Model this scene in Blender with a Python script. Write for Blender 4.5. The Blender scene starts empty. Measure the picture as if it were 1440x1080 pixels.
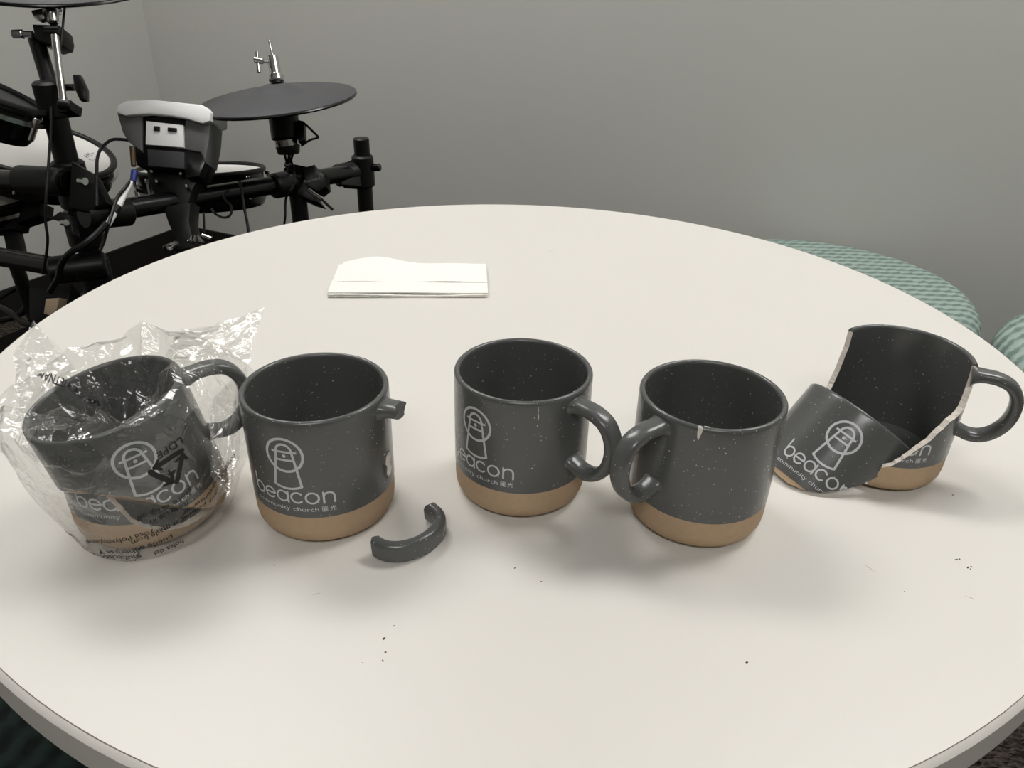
import bpy, bmesh, math, random
from mathutils import Vector, Matrix, noise
from mathutils.bvhtree import BVHTree
random.seed(7)
PI = math.pi
sc = bpy.context.scene
col = sc.collection
# ------------------------------------------------------------------ camera
TZ = 0.737                                   # height of the table top
CAM = Vector((0, 0, TZ + 0.31534))
PITCH, ROLL, FPX = 0.51195, 0.02717, 1080.13
FW = Vector((0, math.cos(PITCH), -math.sin(PITCH)))
_up = Vector((0, math.sin(PITCH), math.cos(PITCH)))
_rt = Vector((1, 0, 0))
RT = _rt * math.cos(ROLL) + _up * math.sin(ROLL)
UP = -_rt * math.sin(ROLL) + _up * math.cos(ROLL)
cd = bpy.data.cameras.new('camera')
cam = bpy.data.objects.new('camera', cd)
col.objects.link(cam)
m = Matrix((RT, UP, -FW)).transposed().to_4x4()
m.translation = CAM
cam.matrix_world = m
cd.sensor_width = 36
cd.lens = FPX * 36 / 1440
cd.clip_start = 0.02
sc.camera = cam
# ------------------------------------------------------------------ world and exposure
w = bpy.data.worlds.new('world'); sc.world = w; w.use_nodes = True
w.node_tree.nodes['Background'].inputs[0].default_value = (1, .97, .92, 1)
w.node_tree.nodes['Background'].inputs[1].default_value = 0.02
sc.view_settings.view_transform = 'Standard'
sc.view_settings.look = 'None'
sc.view_settings.gamma = 1
sc.view_settings.use_curve_mapping = False
sc.view_settings.exposure = 0.0
sc.cycles.transparent_max_bounces = 40
sc.cycles.max_bounces = 12
PANEL = 14.6                                   # strength of the ceiling light panels
PANELS = [(-.95, 1.5), (1.25, 1.05), (-.1, -1.35)]

# ------------------------------------------------------------------ helpers
def P(px, py, d):
    """a point at depth d (m) along the view axis"""
    return CAM + (FW + RT * ((px - 720) / FPX) - UP * ((py - 540) / FPX)) * d

def srgb(r, g, b):
    f = lambda c: (c / 255) / 12.92 if c / 255 <= .04045 else ((c / 255 + .055) / 1.055) ** 2.4
    return (f(r), f(g), f(b), 1)

MATS = {}
def mat(name, colr, rough=.5, metal=0, spec=.5, bump=None, noise_col=None):
    if name in MATS: return MATS[name]
    mt = bpy.data.materials.new(name); mt.use_nodes = True
    nt = mt.node_tree; b = nt.nodes['Principled BSDF']
    b.inputs['Base Color'].default_value = colr
    b.inputs['Roughness'].default_value = rough
    b.inputs['Metallic'].default_value = metal
    b.inputs['Specular IOR Level'].default_value = spec
    tc = nt.nodes.new('ShaderNodeTexCoord')
    if noise_col:
        sc_, amt = noise_col
        n = nt.nodes.new('ShaderNodeTexNoise'); n.inputs['Scale'].default_value = sc_; n.inputs['Detail'].default_value = 5
        nt.links.new(tc.outputs['Object'], n.inputs['Vector'])
        r = nt.nodes.new('ShaderNodeValToRGB')
        r.color_ramp.elements[0].position = .3; r.color_ramp.elements[1].position = .7
        r.color_ramp.elements[0].color = tuple(c * (1 - amt) for c in colr[:3]) + (1,)
        r.color_ramp.elements[1].color = tuple(min(1, c * (1 + amt)) for c in colr[:3]) + (1,)
        nt.links.new(n.outputs['Fac'], r.inputs['Fac']); nt.links.new(r.outputs['Color'], b.inputs['Base Color'])
    if bump:
        sc_, st = bump
        n = nt.nodes.new('ShaderNodeTexNoise'); n.inputs['Scale'].default_value = sc_; n.inputs['Detail'].default_value = 4
        nt.links.new(tc.outputs['Object'], n.inputs['Vector'])
        bp = nt.nodes.new('ShaderNodeBump'); bp.inputs['Strength'].default_value = st; bp.inputs['Distance'].default_value = .002
        nt.links.new(n.outputs['Fac'], bp.inputs['Height']); nt.links.new(bp.outputs['Normal'], b.inputs['Normal'])
    MATS[name] = mt
    return mt

def obj(name, bm, material, parent=None, smooth=False, loc=None):
    me = bpy.data.meshes.new(name)
    bm.normal_update(); bm.to_mesh(me); bm.free()
    if material:
        for q in (material if isinstance(material, (list, tuple)) else [material]): me.materials.append(q)
    if smooth:
        me.polygons.foreach_set('use_smooth', [True] * len(me.polygons))
        if smooth != 'all': me.set_sharp_from_angle(angle=math.radians(38))
    o = bpy.data.objects.new(name, me); col.objects.link(o)
    if parent: o.parent = parent
    if loc: o.location = loc
    return o

def thing(name, label, cat, loc=(0, 0, 0), group=None, rot=None):
    o = bpy.data.objects.new(name, None); col.objects.link(o); o.location = loc
    o.empty_display_size = .02
    if rot is not None: o.rotation_mode = 'QUATERNION'; o.rotation_quaternion = rot
    tag(o, label, cat, group)
    return o

def tag(o, label, cat, group=None):
    o['label'] = label; o['category'] = cat
    if group: o['group'] = group
    return o

def struct(o):
    o['kind'] = 'structure'; return o

def rel(bm, parent):
    """world coordinate mesh into the frame of its parent empty"""
    loc = Vector(parent.location)
    mm = Matrix.Translation(loc)
    if parent.rotation_mode == 'QUATERNION': mm = mm @ parent.rotation_quaternion.to_matrix().to_4x4()
    bm.transform(mm.inverted()); return bm

def wobj(name, bm, material, parent, smooth=False):
    return obj(name, rel(bm, parent), material, parent, smooth)

def add_box(bm, c, s, rot=None, bevel=0):
    r = bmesh.ops.create_cube(bm, size=1)
    vs = r['verts']
    mm = Matrix.Translation(Vector(c)) @ (rot.to_4x4() if rot else Matrix()) @ Matrix.Diagonal((s[0], s[1], s[2], 1))
    bmesh.ops.transform(bm, matrix=mm, verts=vs)
    if bevel:
        es = list({e for v in vs for e in v.link_edges})
        bmesh.ops.bevel(bm, geom=es, offset=bevel, segments=2, affect='EDGES', profile=.5)

def frame_of(d, upv=None):
    z = Vector(d).normalized()
    u = upv or (Vector((0, 0, 1)) if abs(z.z) < .95 else Vector((1, 0, 0)))
    x = u.cross(z).normalized(); y = z.cross(x)
    return Matrix((x, y, z)).transposed()

def add_rod(bm, a, b, r, r2=None, seg=16, cap=True, bevel=0):
    a = Vector(a); b = Vector(b); r2 = r if r2 is None else r2
    F = frame_of(b - a)
    rings = []
    L = (b - a).length
    prof = [(r, 0), (r2, L)]
    if bevel: prof = [(r - bevel, 0), (r, bevel), (r2, L - bevel), (r2 - bevel, L)]
    for rr, t in prof:
        rings.append([bm.verts.new(a + F @ Vector((rr * math.cos(2 * PI * i / seg), rr * math.sin(2 * PI * i / seg), t))) for i in range(seg)])
    for k in range(len(rings) - 1):
        for i in range(seg):
            bm.faces.new((rings[k][i], rings[k][(i + 1) % seg], rings[k + 1][(i + 1) % seg], rings[k + 1][i]))
    if cap:
        bm.faces.new(rings[0][::-1]); bm.faces.new(rings[-1])

def add_lathe(bm, prof, seg=48, M=None):
    """prof: list of (r, z); r==0 closes"""
    M = M or Matrix()
    rings = []
    for r, z in prof:
        if r < 1e-7: rings.append([bm.verts.new(M @ Vector((0, 0, z)))])
        else: rings.append([bm.verts.new(M @ Vector((r * math.cos(2 * PI * i / seg), r * math.sin(2 * PI * i / seg), z))) for i in range(seg)])
    for A, B in zip(rings, rings[1:]):
        for i in range(seg):
            j = (i + 1) % seg
            if len(A) == 1 and len(B) == 1: continue
            if len(A) == 1: bm.faces.new((A[0], B[j], B[i]))
            elif len(B) == 1: bm.faces.new((A[i], A[j], B[0]))
            else: bm.faces.new((A[i], A[j], B[j], B[i]))

def catmull(pts, n=8):
    pts = [Vector(p) for p in pts]
    out = []
    for i in range(len(pts) - 1):
        p0 = pts[max(i - 1, 0)]; p1 = pts[i]; p2 = pts[i + 1]; p3 = pts[min(i + 2, len(pts) - 1)]
        for k in range(n):
            t = k / n
            out.append(.5 * ((2 * p1) + (p2 - p0) * t + (2 * p0 - 5 * p1 + 4 * p2 - p3) * t * t + (3 * p1 - p0 - 3 * p2 + p3) * t ** 3))
    out.append(pts[-1]); return out

def add_tube(bm, pts, r, seg=8, n=8):
    pts = catmull(pts, n) if n > 1 else [Vector(p) for p in pts]
    prev = None; up = Vector((0, 0, 1)); rings = []
    for i, p in enumerate(pts):
        d = (pts[min(i + 1, len(pts) - 1)] - pts[max(i - 1, 0)]).normalized()
        x = up.cross(d)
        if x.length < 1e-3: x = Vector((1, 0, 0)).cross(d)
        x.normalize(); y = d.cross(x); up = y
        rings.append([bm.verts.new(p + (x * math.cos(2 * PI * k / seg) + y * math.sin(2 * PI * k / seg)) * r) for k in range(seg)])
    for A, B in zip(rings, rings[1:]):
        for k in range(seg): bm.faces.new((A[k], A[(k + 1) % seg], B[(k + 1) % seg], B[k]))
    bm.faces.new(rings[0][::-1]); bm.faces.new(rings[-1])

def add_prism(bm, poly, depth_vec, inset=0, bevel=0):
    """solid from a planar outline (world points) pushed along depth_vec"""
    a = [bm.verts.new(Vector(p)) for p in poly]
    b = [bm.verts.new(Vector(p) + depth_vec) for p in poly]
    n = len(a)
    f1 = bm.faces.new(a); f2 = bm.faces.new(b[::-1])
    for i in range(n): bm.faces.new((a[i], b[i], b[(i + 1) % n], a[(i + 1) % n]))
    bmesh.ops.recalc_face_normals(bm, faces=bm.faces)
    if bevel:
        es = [e for e in f1.edges] + [e for e in f2.edges]
        bmesh.ops.bevel(bm, geom=es, offset=bevel, segments=2, affect='EDGES', profile=.5)

# ------------------------------------------------------------------ materials
M_wall = mat('wall_paint', srgb(190, 190, 184), .75, spec=.3, bump=(260, .12), noise_col=(1.3, .02))
M_ceil = mat('ceiling_tile', srgb(225, 223, 216), .9)
M_basebd = mat('black_cove_base', srgb(24, 22, 20), .5)
M_table = mat('white_laminate', srgb(218, 215, 208), .38, spec=.35, bump=(900, .02))
M_edge = mat('white_edge_band', srgb(214, 210, 203), .42)
M_seam = mat('seam_dirt', srgb(118, 110, 100), .8)
M_black = mat('black_powder_coat', srgb(12, 12, 12), .42, spec=.35, bump=(500, .08))
M_blackg = mat('black_gloss_plastic', srgb(10, 10, 10), .24)
M_rubber = mat('grey_black_rubber', srgb(70, 70, 72), .62, bump=(700, .1), noise_col=(90, .06))
M_chrome = mat('chrome', (.58, .57, .56, 1), .2, 1)
M_head = mat('white_mesh_head', srgb(214, 213, 208), .8)
M_ltplastic = mat('white_plastic', srgb(240, 240, 238), .4)
M_dkplastic = mat('charcoal_plastic', srgb(92, 92, 92), .45)
M_ceramic = mat('broken_ceramic', srgb(218, 211, 200), .8, bump=(700, .5), noise_col=(180, .06))
M_print = mat('pale_grey_print', srgb(196, 198, 200), .5)
M_ink = mat('black_ink', srgb(14, 14, 16), .5)
M_inkg = mat('grey_ink', srgb(110, 110, 108), .6)
M_base = mat('bare_stoneware', srgb(180, 155, 126), .72, spec=.25, bump=(1500, .1), noise_col=(260, .035))
M_paper = mat('white_paper', srgb(244, 242, 236), .9, spec=.1, bump=(420, .5))
M_bluep = mat('blue_plastic', srgb(28, 44, 120), .45)
M_brass = mat('worn_brass', srgb(84, 70, 52), .4, .7)
M_beige = mat('beige_plastic', srgb(170, 150, 125), .6)
M_greyprint = mat('grey_letters', srgb(120, 120, 120), .6)

def speckled_glaze():
    mt = bpy.data.materials.new('speckled_charcoal_glaze'); mt.use_nodes = True
    nt = mt.node_tree; b = nt.nodes['Principled BSDF']; L = nt.links.new
    tc = nt.nodes.new('ShaderNodeTexCoord')
    def specks(scale, rad, keep):
        v = nt.nodes.new('ShaderNodeTexVoronoi'); v.inputs['Scale'].default_value = scale; v.inputs['Randomness'].default_value = 1
        L(tc.outputs['Object'], v.inputs['Vector'])
        a = nt.nodes.new('ShaderNodeMath'); a.operation = 'LESS_THAN'; a.inputs[1].default_value = rad
        L(v.outputs['Distance'], a.inputs[0])
        s = nt.nodes.new('ShaderNodeSeparateColor'); L(v.outputs['Color'], s.inputs[0])
        g = nt.nodes.new('ShaderNodeMath'); g.operation = 'GREATER_THAN'; g.inputs[1].default_value = keep
        L(s.outputs[0], g.inputs[0])
        mu = nt.nodes.new('ShaderNodeMath'); mu.operation = 'MULTIPLY'; L(a.outputs[0], mu.inputs[0]); L(g.outputs[0], mu.inputs[1])
        mv = nt.nodes.new('ShaderNodeMath'); mv.operation = 'MULTIPLY'; L(mu.outputs[0], mv.inputs[0]); L(s.outputs[1], mv.inputs[1])
        return mv.outputs[0]
    mx = nt.nodes.new('ShaderNodeMath'); mx.operation = 'MAXIMUM'
    L(specks(230, .105, .35), mx.inputs[0]); L(specks(430, .125, .5), mx.inputs[1])
    mix = nt.nodes.new('ShaderNodeMix'); mix.data_type = 'RGBA'
    mix.inputs[6].default_value = srgb(86, 87, 86); mix.inputs[7].default_value = srgb(205, 200, 190)
    L(mx.outputs[0], mix.inputs[0]); L(mix.outputs[2], b.inputs['Base Color'])
    b.inputs['Roughness'].default_value = .24
    b.inputs['Specular IOR Level'].default_value = .5
    n = nt.nodes.new('ShaderNodeTexNoise'); n.inputs['Scale'].default_value = 160; L(tc.outputs['Object'], n.inputs['Vector'])
    bp = nt.nodes.new('ShaderNodeBump'); bp.inputs['Strength'].default_value = .06; bp.inputs['Distance'].default_value = .001
    L(n.outputs['Fac'], bp.inputs['Height']); L(bp.outputs['Normal'], b.inputs['Normal'])
    return mt
M_glaze = speckled_glaze()

def film():
    mt = bpy.data.materials.new('clear_poly_film'); mt.use_nodes = True
    nt = mt.node_tree; nt.nodes.clear(); L = nt.links.new
    out = nt.nodes.new('ShaderNodeOutputMaterial')
    tr = nt.nodes.new('ShaderNodeBsdfTransparent'); tr.inputs[0].default_value = (.968, .968, .962, 1)
    gl = nt.nodes.new('ShaderNodeBsdfGlossy'); gl.inputs['Roughness'].default_value = .10; gl.inputs[0].default_value = (1, 1, 1, 1)
    df = nt.nodes.new('ShaderNodeBsdfDiffuse'); df.inputs[0].default_value = (.8, .8, .79, 1)
    tc = nt.nodes.new('ShaderNodeTexCoord')
    n1 = nt.nodes.new('ShaderNodeTexNoise'); n1.inputs['Scale'].default_value = 55; n1.inputs['Detail'].default_value = 3; n1.inputs['Distortion'].default_value = 1.2
    L(tc.outputs['Object'], n1.inputs['Vector'])
    v = nt.nodes.new('ShaderNodeTexVoronoi'); v.feature = 'DISTANCE_TO_EDGE'; v.inputs['Scale'].default_value = 42
    L(tc.outputs['Object'], v.inputs['Vector'])
    ad = nt.nodes.new('ShaderNodeMath'); ad.operation = 'ADD'; L(n1.outputs['Fac'], ad.inputs[0]); L(v.outputs['Distance'], ad.inputs[1])
    bp = nt.nodes.new('ShaderNodeBump'); bp.inputs['Strength'].default_value = .55; bp.inputs['Distance'].default_value = .005
    L(ad.outputs[0], bp.inputs['Height'])
    L(bp.outputs['Normal'], gl.inputs['Normal'])
    lw = nt.nodes.new('ShaderNodeLayerWeight'); lw.inputs[0].default_value = .5; L(bp.outputs['Normal'], lw.inputs['Normal'])
    pw = nt.nodes.new('ShaderNodeMath'); pw.operation = 'POWER'; pw.inputs[1].default_value = 3.6; L(lw.outputs['Facing'], pw.inputs[0])
    fr = nt.nodes.new('ShaderNodeMath'); fr.operation = 'MULTIPLY_ADD'; fr.inputs[1].default_value = .75; fr.inputs[2].default_value = .055; fr.use_clamp = True; L(pw.outputs[0], fr.inputs[0])
    m1 = nt.nodes.new('ShaderNodeMixShader'); m1.inputs[0].default_value = .028
    L(tr.outputs[0], m1.inputs[1]); L(df.outputs[0], m1.inputs[2])
    m2 = nt.nodes.new('ShaderNodeMixShader'); L(fr.outputs[0], m2.inputs[0]); L(m1.outputs[0], m2.inputs[1]); L(gl.outputs[0], m2.inputs[2])
    L(m2.outputs[0], out.inputs[0])
    return mt
M_film = film()

def carpet(name, c1, c2, scale):
    mt = bpy.data.materials.new(name); mt.use_nodes = True
    nt = mt.node_tree; b = nt.nodes['Principled BSDF']; L = nt.links.new
    tc = nt.nodes.new('ShaderNodeTexCoord'); mp = nt.nodes.new('ShaderNodeMapping'); mp.inputs['Scale'].default_value = (1, 2.6, 1)
    mp.inputs['Rotation'].default_value = (0, 0, .5)
    L(tc.outputs['Object'], mp.inputs[0])
    v = nt.nodes.new('ShaderNodeTexVoronoi'); v.inputs['Scale'].default_value = scale; L(mp.outputs[0], v.inputs['Vector'])
    s = nt.nodes.new('ShaderNodeSeparateColor'); L(v.outputs['Color'], s.inputs[0])
    r = nt.nodes.new('ShaderNodeValToRGB'); r.color_ramp.elements[0].color = c1; r.color_ramp.elements[1].color = c2
    L(s.outputs[0], r.inputs[0]); L(r.outputs[0], b.inputs['Base Color'])
    b.inputs['Roughness'].default_value = 1; b.inputs['Specular IOR Level'].default_value = .1
    bp = nt.nodes.new('ShaderNodeBump'); bp.invert = True; bp.inputs['Distance'].default_value = .004; bp.inputs['Strength'].default_value = 1
    L(v.outputs['Distance'], bp.inputs['Height']); L(bp.outputs['Normal'], b.inputs['Normal'])
    return mt
M_carpet = carpet('loop_carpet', srgb(20, 18, 17), srgb(84, 77, 69), 120)
M_mat = carpet('black_mat', srgb(12, 11, 11), srgb(26, 24, 22), 260)

def stool_fabric(nm, c1, c2):
    mt = bpy.data.materials.new(nm); mt.use_nodes = True
    nt = mt.node_tree; b = nt.nodes['Principled BSDF']; L = nt.links.new
    tc = nt.nodes.new('ShaderNodeTexCoord')
    mp = nt.nodes.new('ShaderNodeMapping'); mp.inputs['Rotation'].default_value = (0, 0, .25); L(tc.outputs['Object'], mp.inputs[0])
    w1 = nt.nodes.new('ShaderNodeTexWave'); w1.bands_direction = 'X'; w1.inputs['Scale'].default_value = 12.5; w1.inputs['Distortion'].default_value = 1.6
    w1.inputs['Detail'].default_value = 1; w1.inputs['Detail Scale'].default_value = 6
    L(mp.outputs[0], w1.inputs['Vector'])
    w2 = nt.nodes.new('ShaderNodeTexWave'); w2.bands_direction = 'DIAGONAL'; w2.inputs['Scale'].default_value = 22; w2.inputs['Distortion'].default_value = .6
    L(mp.outputs[0], w2.inputs['Vector'])
    mu = nt.nodes.new('ShaderNodeMath'); mu.operation = 'MULTIPLY_ADD'; mu.inputs[1].default_value = .45
    L(w2.outputs['Fac'], mu.inputs[0]); L(w1.outputs['Fac'], mu.inputs[2])
    r = nt.nodes.new('ShaderNodeValToRGB'); r.color_ramp.elements[0].position = .25; r.color_ramp.elements[1].position = 1.0
    r.color_ramp.elements[0].color = c1; r.color_ramp.elements[1].color = c2
    L(mu.outputs[0], r.inputs[0]); L(r.outputs[0], b.inputs['Base Color'])
    b.inputs['Roughness'].default_value = .9; b.inputs['Specular IOR Level'].default_value = .2
    bp = nt.nodes.new('ShaderNodeBump'); bp.inputs['Distance'].default_value = .004; bp.inputs['Strength'].default_value = .5
    L(mu.outputs[0], bp.inputs['Height']); L(bp.outputs['Normal'], b.inputs['Normal'])
    return mt
M_fabric = stool_fabric('sage_woven_fabric', srgb(112, 131, 124), srgb(158, 174, 166))
M_fabric_shaded = stool_fabric('shaded_sage_woven_fabric', srgb(9, 16, 14), srgb(26, 37, 33))  # shaded copy of the sage fabric: shadow under the table painted into its colours

def emit(name, strength):
    mt = bpy.data.materials.new(name); mt.use_nodes = True
    nt = mt.node_tree; nt.nodes.clear()
    e = nt.nodes.new('ShaderNodeEmission'); e.inputs[0].default_value = (1, .98, .968, 1); e.inputs[1].default_value = strength
    o = nt.nodes.new('ShaderNodeOutputMaterial'); nt.links.new(e.outputs[0], o.inputs[0]); return mt
M_light = emit('light_diffuser', PANEL)

# ------------------------------------------------------------------ room
CX, CY = -1.289, 2.885
AB = math.radians(-24)
BD = Vector((math.cos(AB), math.sin(AB), 0))          # along the back wall to the right
LD = Vector((math.sin(AB), -math.cos(AB), 0))         # along the left wall towards the camera
CORN = Vector((CX, CY, 0))
LB, LL, HH = 5.0, 5.6, 2.75
def quad_slab(name, a, b, h0, h1, nrm, th, material):
    bm = bmesh.new()
    c = (a + b) / 2 + Vector((0, 0, (h0 + h1) / 2)) + nrm * (th / 2)
    x = (b - a).normalized()
    rot = Matrix((x, Vector((0, 0, 1)).cross(x), Vector((0, 0, 1)))).transposed()
    add_box(bm, (0, 0, 0), ((b - a).length, th, h1 - h0), rot)
    o = obj(name, bm, material); o.location = c
    return struct(o)
PB = CORN + BD * LB; PL = CORN + LD * LL; PR = PB + LD * LL
quad_slab('wall_back', CORN - BD * .1, PB + BD * .1, 0, HH, -LD, .1, M_wall)
quad_slab('wall_left', CORN, PL, 0, HH, -BD, .1, M_wall)
quad_slab('wall_right', PB, PR, 0, HH, BD, .1, M_wall)
quad_slab('wall_front', PL - BD * .1, PR + BD * .1, 0, HH, LD, .1, M_wall)
quad_slab('baseboard_back', CORN, PB, 0, .1, LD, .008, M_basebd)
quad_slab('baseboard_left', CORN, PL, 0, .1, BD, .008, M_basebd)
quad_slab('baseboard_right', PB, PR, 0, .1, -BD, .008, M_basebd)
rotm = Matrix((BD, -LD, Vector((0, 0, 1)))).transposed()
mid = (CORN + PR) / 2
for nm, z, mt in (('floor', -.05, M_carpet), ('ceiling', HH + .05, M_ceil)):
    bm = bmesh.new(); add_box(bm, (0, 0, 0), (LB + .2, LL + .2, .1), rotm)
    o = obj(nm, bm, mt); o.location = (mid.x, mid.y, z); struct(o)
for i, (x, y) in enumerate(PANELS):
    t = thing('ceiling_light', ('white ceiling light panel above the drum kit', 'white ceiling light panel above the two far stools', 'white ceiling light panel behind the camera')[i], 'ceiling light', (x, y, HH - .03), 'recessed ceiling light panels')
    bm = bmesh.new()
    for sx, sy, dx, dy in ((1.24, .03, 0, .305), (1.24, .03, 0, -.305), (.03, .58, .605, 0), (.03, .58, -.605, 0)):
        add_box(bm, (dx, dy, 0), (sx, sy, .06), None)
    obj('frame', bm, M_ltplastic, t)
    bm = bmesh.new(); add_box(bm, (0, 0, .005), (1.18, .58, .02)); obj('diffuser', bm, M_light, t)

# ------------------------------------------------------------------ table
TC = Vector((.0039, .634, 0)); TR = .4555
t = thing('round_table', 'large round white laminate table with a rounded white edge band', 'table', (TC.x, TC.y, 0))
bm = bmesh.new()
add_lathe(bm, [(0, TZ), (.2, TZ), (.4, TZ), (TR - .0034, TZ), (TR - .0034, TZ - .02), (0, TZ - .02)], 192)
obj('tabletop', bm, M_table, t, True)
bm = bmesh.new()
prof = [(TR - .0030, TZ - .0002), (TR - .0022, TZ - .0005), (TR, TZ - .0030)]
prof += [(TR - .0002, TZ - .024), (TR - .003, TZ - .0265), (TR - .02, TZ - .0265), (TR - .02, TZ - .0205), (TR - .0030, TZ - .0205), (TR - .0030, TZ - .0002)]
add_lathe(bm, prof, 192); obj('edge_band', bm, M_edge, t, True)
bm = bmesh.new(); add_lathe(bm, [(TR - .0034, TZ + .00005), (TR - .0030, TZ + .00005), (TR - .0030, TZ - .0008), (TR - .0034, TZ - .0008), (TR - .0034, TZ + .00005)], 192)
obj('seam', bm, M_seam, t)
bm = bmesh.new(); add_lathe(bm, [(0, .03), (.27, .025), (.28, .012), (.28, 0), (0, 0)], 64); obj('foot_plate', bm, M_black, t, True)
bm = bmesh.new(); add_lathe(bm, [(.04, .028), (.04, TZ - .04), (.14, TZ - .03), (.14, TZ - .02), (0, TZ - .02)], 32); obj('pedestal', bm, M_black, t, True)
# crumbs and scuffs on the laminate
bm = bmesh.new()
FLECKS = [(-.0635, .285, 1.5, .9, 1.0), (-.0614, .2761, .9, .6, .2), (-.0619, .2706, 1.0, .5, 2.2), (-.0718, .2689, .6, .4, .5), (-.0595, .2938, .9, .4, .9),
          (-.1358, .3374, .7, .5, 0), (.1244, .2756, 1.1, .8, .7), (.2729, .3583, 1.6, .7, .2), (.2752, .3590, .9, .5, 1.4), (.2765, .3516, 1.2, .6, .8), (.2790, .3525, .8, .6, 2.0),
          (.2772, .3502, .8, .4, 1.1), (.2291, .3299, .6, .4, .4), (-.0903, .5294, .8, .7, 0), (.3025, .4235, 1.2, .6, .3), (.02, .33, .7, .5, .1), (.0045, .3405, .8, .4, .6)]
for x, y, a, b_, r in FLECKS:
    n = 7; vs = []
    top = bm.verts.new((x - TC.x, y - TC.y, TZ + .0004))
    for k in range(n):
        th = 2 * PI * k / n; q = random.uniform(.6, 1.1)
        ex, ey = a * .001 * q * math.cos(th), b_ * .001 * q * math.sin(th)
        vs.append(bm.verts.new((x - TC.x + ex * math.cos(r) - ey * math.sin(r), y - TC.y + ex * math.sin(r) + ey * math.cos(r), TZ + .00002)))
    for k in range(n): bm.faces.new((vs[k], vs[(k + 1) % n], top))
o = obj('fleck', bm, mat('dark_crumb', srgb(62, 56, 48), .9), t); o['kind'] = 'stuff'
bm = bmesh.new()
for (x0, y0, x1, y1) in ((.0385, .889, .0455, .896), (-.108, .3145, -.104, .3165), (.214, .352, .219, .345), (.262, .328, .268, .325)):
    d = Vector((x1 - x0, y1 - y0, 0)); nn = Vector((-d.y, d.x, 0)).normalized() * .00025
    A = Vector((x0 - TC.x, y0 - TC.y, TZ + .00004)); B = A + d
    bm.faces.new([bm.verts.new(q) for q in (A - nn * .2, (A + B) / 2 - nn, B - nn * .2, B + nn * .2, (A + B) / 2 + nn, A + nn * .2)])
o = obj('scuff', bm, mat('pale_scuff', srgb(158, 150, 138), .8), t); o['kind'] = 'stuff'

# ------------------------------------------------------------------ mugs
MR, MH, BAND = .04356, .0889, .0235
def ro(z):
    if z < .012:
        q = 1 - (z / .012); return MR - .0004 - .0085 * (1 - math.sqrt(max(0, 1 - q * q)))
    if z < BAND: return MR - .0003
    return MR
def ri(z):
    if z < .014:
        q = 1 - (max(0, z - .006) / .008); return MR - .0040 - .008 * (1 - math.sqrt(max(0, 1 - q * q)))
    return MR - .0038
LIP = .0026
def lip_pts(n=9):
    out = []; c = MR - .0019
    for k in range(1, n):
        a = PI * k / n
        out.append((c + .00195 * math.cos(a), MH - LIP + LIP * math.sin(a)))
    return out

def interp(pl, u):
    for (a, za), (b, zb) in zip(pl, pl[1:]):
        if a <= u <= b or b <= u <= a:
            return za if a == b else za + (zb - za) * (u - a) / (b - a)
    return pl[0][1] if abs(u - pl[0][0]) < abs(u - pl[-1][0]) else pl[-1][1]

def dense(pl, step):
    out = []
    for (a, za), (b, zb) in zip(pl, pl[1:]):
        L = math.hypot(math.radians(b - a) * MR, zb - za); n = max(1, int(L / step))
        for k in range(n): out.append((a + (b - a) * k / n, za + (zb - za) * k / n))
    out.append(pl[-1]); return out

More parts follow.
